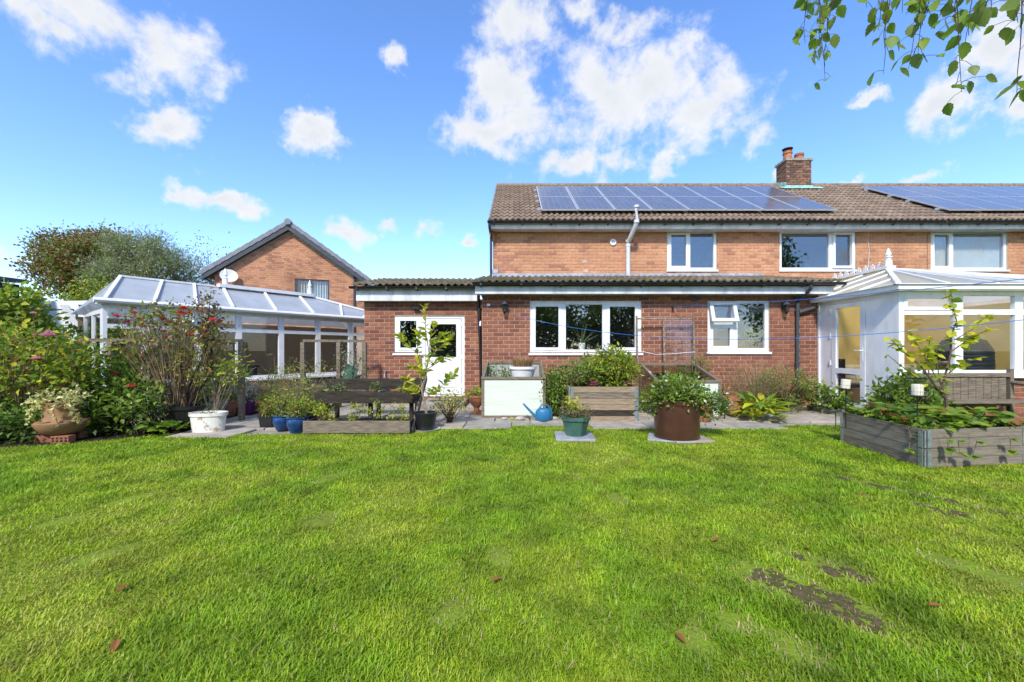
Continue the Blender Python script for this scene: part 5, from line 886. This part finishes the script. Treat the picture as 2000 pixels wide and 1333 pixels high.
# bench in front of the conservatory
bn = thing('garden_bench', 'weathered wooden garden bench against the conservatory wall', 'bench', (6.55, 6.3, 0))
for k in range(12): x = .0+k*.125; MB().bev(x, x+.118, .42, .445, .36, .76, .003).build('back_slat', timber, bn)
MB().bev(-.03, 1.55, .40, .47, .761, .83, .008).build('top_rail', timber, bn); MB().bev(-.03, 1.55, .40, .46, .30, .36, .008).build('bottom_rail', timber, bn)
for k in range(4): MB().bev(-.02, 1.55, .0+k*.1, .09+k*.1, .38, .405, .004).build('seat_slat', timber, bn)
for x in (-.08, 1.55):
    for y_ in (.0, .41): MB().box(x, x+.06, y_, y_+.06, 0, .62 if y_ == 0 else .9).build('leg', timber, bn)
    mb = MB(); mb.tube([(x+.03,.45,.68),(x+.03,.2,.66),(x+.03,-.02,.64),(x+.03,-.07,.60),(x+.03,-.03,.56)], .032, 8); mb.build('armrest', timber, bn, True)
bush('ivy_bush', 'dark green leafy shrub below the conservatory sill behind the bed', 'shrub', (5.95, 6.3, .02), (6.0, 6.3, .42), (.55,.3,.38), 80, 16, .07, .09, [G_mid, G_dark, G_bright], .6)
# clothes lines
def sagline(a, b, h, n=24):
    a = Vector(a); b = Vector(b); return [a.lerp(b, i/n)-Vector((0,0,4*h*(i/n)*(1-i/n))) for i in range(n+1)]
for k, (a, b, h, lab) in enumerate((((-.05,8.66,1.96),(5.41,3.58,1.59),.40,'blue washing line starting at the lantern left of the kitchen window'), ((3.31,8.63,2.12),(5.41,3.56,1.93),.06,'upper blue washing line starting at the hook between the windows'))):
    t = thing('washing_line', lab, 'washing line', a); MB().tube([q-Vector(a) for q in sagline(a, b, h)], .0042, 6).build('line', bluerope, t, True)
t = thing('washing_line_post', 'grey steel post holding the washing lines beyond the right edge', 'post', (5.42, 3.55, 0)); MB().tube([(0,0,0),(0,0,2.1)], .025, 10).build('pole', galv, t, True); MB().bar((-.1,0,1.95), (.25,0,1.95), .03, .03).build('cross_arm', galv, t)
# folded green chair by the outhouse
t = thing('folding_chair', 'green metal folding chair leaning beside the outhouse corner', 'chair', (-3.55, 9.1, 0)); MB().tube([(-.15,0,.3),(.1,-.05,1.0),(.12,-.05,1.05)], .012, 6).build('leg', greenmet, t); MB().tube([(-.25,0,.3),(.0,-.05,.98)], .012, 6).build('leg', greenmet, t); mb = MB(); mb.bar((-.2,-.02,.45), (-.05,-.06,.85), .03, .3); mb.build('seat', greenmet, t)
# ------------------------------------------------------------------ left border: roses, vine, hedge
bush('climbing_vine', 'bright leafy vine climbing over the shed at the left edge', 'climber', (-9.5, 7.6, 0), (-9.5, 7.6, 1.5), (.55,.55,.95), 110, 20, .1, .13, [G_bright, G_yel, G_mid], .7, [.5,.2,.3])
bush('bindweed_hedge', 'leafy green hedge in front of the caravan', 'hedge', (-9.6, 9.0, 0), (-9.3, 8.8, .85), (1.5,.6,.85), 150, 22, .11, .11, [G_mid, G_bright, G_dark], .7)
def rosebush(label, base, c, rad, ncl, per, mats, weights, heads, stemh, nstem, ls=.065):
    t = bush('rose_bush', label, 'rose bush', base, c, rad, ncl, per, .075, ls, mats, .6, weights, stem=canem, stem_r=.008); b = Vector(base)
    for (px, py, Y, m, r_) in heads:
        p = P(px, py, Y)-b; mb = MB(); r_ *= 1.45
        for ring, (n, rr, tz) in enumerate(((5,1.0,.1),(5,.75,.5),(4,.4,.9))):
            for j in range(n):
                a = j*2*math.pi/n+ring*.5; d = Vector((math.cos(a), math.sin(a), 0)); q = p+d*r_*rr*.5; s = Vector((-d.y, d.x, 0))*r_*.6; u = d*r_*rr*.5+Vector((0,0,r_*(.25+tz*.55))); mb.add([q*0+p, q-s+u*.4, q+u+Vector((0,0,0)), q+s+u*.4], [(0,1,2,3)])
        mb.build('rose_head', m, t); mb2 = MB(); g = Vector((p.x*.75, p.y*.75+.05, p.z*.62)); mb2.tube([g, p.lerp(g, .4)+Vector((.02,0,.02)), p], .004, 4); mb2.build('flower_stem', canem, t)
    mb = MB()
    for k in range(nstem):
        a = R.uniform(0, 6.28); q = Vector((R.uniform(-1,1)*rad[0]*.8, R.uniform(-1,1)*rad[1]*.7, R.uniform(.6,1.0)*stemh)); mb.tube([(q.x*.35+R.uniform(-.1,.1),R.uniform(-.1,.1),0), q*.55+Vector((R.uniform(-.12,.12),0,.05)), q, q+Vector((R.uniform(-.12,.12),R.uniform(-.1,.1),.2))], [.007,.0055,.004,.002], 5)
    stuff(mb.build('cane', canem, t)); return t
rosebush('large green rose bush with pale pink blooms at the left edge', (-6.9, 5.7, 0), (-6.85, 5.75, .95), (.95,.5,.58), 150, 20, [G_bright, G_mid, G_yel, G_red], [.42,.24,.26,.08], [(93,657,5.4,F_pink,.06),(72,702,5.4,F_pink,.045),(55,680,5.6,F_pink,.03),(65,613,5.6,F_pink,.03),(95,650,5.5,F_pink,.035)], 1.3, 26, .085)
t = rosebush('tall thin rose bush with red blooms before the old conservatory', (-5.25, 6.35, 0), (-5.35, 6.35, 1.42), (.95,.35,.5), 120, 15, [G_olive, G_red, G_mid, G_gold], [.35,.3,.25,.1],
    [(228,619,6.2,F_coral,.045),(262,612,6.2,F_coral,.035),(250,630,6.2,F_mag,.035),(318,624,6.2,F_red,.04),(330,630,6.2,F_red,.035),(358,604,6.2,F_red,.045),(368,615,6.2,F_red,.045),(352,612,6.2,F_red,.04),(302,645,6.2,F_mag,.03),(327,662,6.2,F_mag,.045),(415,626,6.2,F_coral,.04),(374,656,6.2,F_coral,.035),(257,757,5.9,F_coral,.06),(222,730,6.0,F_red,.03),(290,634,6.2,F_coral,.03)], 1.6, 17, .065)
bush('rose_top_shoots', 'bronze leafy shoots rising highest above the red roses', 'rose bush', (-4.75, 6.35, .9), (-4.78, 6.35, 1.8), (.16,.12,.38), 22, 12, .05, .07, [G_red, G_olive, G_rust], .6)
bush('azalea_shrub', 'lime green young shrub in front of the old conservatory', 'shrub', (-4.8, 6.5, .05), (-4.75, 6.5, .95), (.48,.25,.36), 26, 16, .05, .075, [G_yel, G_bright], .42, stem=barkp, stem_r=.009)
bush('peony_bush', 'dark green leafy shrub behind the strawberry pot', 'shrub', (-5.75, 5.95, 0), (-5.75, 5.95, .38), (.55,.4,.38), 95, 18, .07, .085, [G_dark, G_mid, G_bright], .55)
bush('variegated_shrub', 'low pale speckled shrub at the foot of the red rose', 'shrub', (-5.35, 5.85, 0), (-5.35, 5.9, .4), (.25,.2,.2), 40, 20, .05, .035, [G_grey, G_olive, G_mid], .4)
bush('laurel_bush', 'mid green leafy mass between the two rose bushes', 'shrub', (-6.2, 6.4, 0), (-6.2, 6.4, .6), (.6,.4,.48), 80, 18, .08, .09, [G_mid, G_bright, G_dark], .6)
bush('border_undergrowth', 'shaded dark foliage at the far left lawn edge', 'shrub', (-6.7, 5.4, 0), (-6.75, 5.4, .22), (.6,.25,.25), 70, 18, .07, .075, [G_dark, G_mid], .55)
rosette('geranium_clump', 'low rounded green leaves left of the black pot', (-5.05, 5.95, .01), 70, .13, .9, [G_mid, G_dark, G_bright], .14, .24)
bush('artichoke_plant', 'arching grey green leaves in the raised border by the conservatory', 'plant', (-5.75, 7.9, .29), (-5.75, 7.9, .6), (.4,.3,.25), 26, 8, .07, .22, [G_olive, G_mid, G_dark], .3)
bush('dead_vine', 'heap of pale dead stems on the raised border', 'dry plant', (-5.2, 8.6, .29), (-5.2, 8.6, .42), (.6,.3,.14), 50, 10, .09, .12, [G_dryd, G_dry, G_olive], .15, stem=canem)
o = at(610, 8.0); bush('fennel_plant', 'tall wispy yellowing stems left of the upper tier', 'plant', (o.x, o.y, .02), (o.x-.1, o.y, .62), (.5,.3,.45), 60, 12, .08, .06, [G_gold, G_olive, G_dryd, G_bright], .25, stem=canem, stem_r=.004)
o = at(690, 8.5); bush('tall_weed', 'airy grey green weed beside the outhouse corner', 'plant', (o.x, o.y, .02), (o.x, o.y, .85), (.3,.25,.4), 34, 14, .07, .06, [G_olive, G_mid, G_grey], .3, stem=canem, stem_r=.004)
t = thing('thin_sunflower', 'single drooping seed head on a thin stem before the glass', 'plant', at(535, 8.2)); MB().tube([(0,0,0),(.03,0,.6),(.0,0,1.12),(-.05,-.03,1.14)], .006, 5).build('stem', G_olive, t); MB().lathe([(0,-.03),(.05,-.02),(.06,.0),(0,.015)], (-.06,-.03,1.12), 10).build('seed_head', G_olive, t)
# fallen leaves on the lawn
leafmesh('fall', .06, .5, G_rust, .3, .3); 
for k, (px, py, lab) in enumerate(((1575,1080,'orange fallen leaf above the bare patch on the lawn'),(1815,1195,'brown fallen leaf right of the big bare patch'),(1405,1060,'pale fallen leaf at the middle of the lawn'),(230,1262,'dark red fallen leaf at lower left of the lawn'),(250,1152,'pale curled leaf at left of the lawn'),(960,1147,'orange fallen leaf at the middle of the lawn'),(1320,1250,'pale strip of leaf on the lower lawn'),(1690,970,'pale leaf near the right bed'))):
    o = G(px, py); ob = inst('fallen_leaf', LEAFME['fall'], None, Matrix.Translation((o.x, o.y, .03)) @ Matrix.Rotation(R.uniform(0, 6), 4, 'Z') @ Matrix.Rotation(R.uniform(-.4,.4), 4, 'X')); tag(ob, lab, 'leaf', 'fallen leaves on the lawn')
# ------------------------------------------------------------------ birch whose twigs hang into the top right corner
bt = thing('birch_tree', 'birch tree whose leafy twigs hang into the top right corner', 'tree', (4.4, -2.4, 0))
B0 = Vector((4.4, -2.4, 0)); mb = MB(); mb.tube([(0,0,0),(-.1,.1,1.8),(-.05,.1,3.6),(0,0,5.6)], [.14,.12,.09,.04], 9); mb.tube([(-.08,.1,2.3),(-.9,1.3,2.95),(-1.9,2.8,3.05),(-2.5,3.6,2.95)], [.05,.035,.02,.008], 6); mb.tube([(-.08,.1,2.6),(-.6,1.6,3.2),(-1.0,3.0,3.15),(-1.3,4.0,2.95)], [.05,.035,.02,.008], 6)
mb.build('trunk', mat('birch_bark', (.55,.52,.47), .8, .3, 6, col2=(.05,.045,.04), thr=(.6,.7), stretch=(1,1,4)), bt, True)
cs = clumps((.3,-.6,4.6), (1.3,1.2,1.5), 50, .3); p, off = cloud(cs, 60, .25); stuff(leaves('crown', p, off+np.array([0,0,-.3]), NR.uniform(.04,.065,len(p)), .75, [G_mid, G_bright], bt))
for key, m in (('bi0', G_birch), ('bi1', G_bright), ('bi2', G_mid)): leafmesh(key, .055, .78, m, .15, .15, True)
def twigline(px, py0, py1, Y, sway, n, sc=1):
    pts = [P(px+sway*(i/5)**1.3+R.uniform(-3,3), py0+(py1-py0)*i/5, Y)-B0 for i in range(6)]; m_ = MB(); m_.tube(pts, [.0026,.0023,.002,.0016,.0013,.001], 4)
    for k in range(n):
        t = R.uniform(.08, 1)*4.99; i = int(t); q = pts[i].lerp(pts[i+1], t-i); e = q+Vector((R.uniform(-.045,.045), R.uniform(-.05,.05), R.uniform(-.03,.01))); m_.tube([q, (q+e)/2+Vector((0,0,.006)), e], .0008, 4)
        place_leaf(R.choice(['bi0','bi0','bi1','bi2']), bt, e, (R.uniform(-.8,.8), R.uniform(-.8,.8), R.uniform(-1.2,-.2)), R.uniform(-1,1), R.uniform(.55,1.05)*sc)
    m_.build('twig', twig, bt)
for a in ((1580,-60,85,1.75,-10,15),(1600,-60,130,1.8,10,18),(1615,-60,155,1.8,-5,14),(1635,-60,110,1.7,-30,12),(1590,-60,60,1.7,20,8),(1725,-60,60,1.6,-8,9),(1740,-50,95,1.6,-15,7),(1735,-60,145,1.6,-8,7),(1825,-60,60,1.5,-25,12),(1810,-60,120,1.5,-20,10),(1800,-50,135,1.5,-25,8),(1795,-60,50,1.5,10,7),(1865,-60,60,1.4,5,8),(1865,-60,180,1.4,12,15),(1900,-60,70,1.3,-10,5,1.1),(1935,-70,20,1.15,0,5,1.3),(1975,-60,45,1.3,15,6),(2000,-60,190,1.3,-15,10),(1760,-60,25,1.6,5,6),(1690,-60,15,1.7,0,3)): twigline(*a)
print('objects', len(bpy.data.objects))
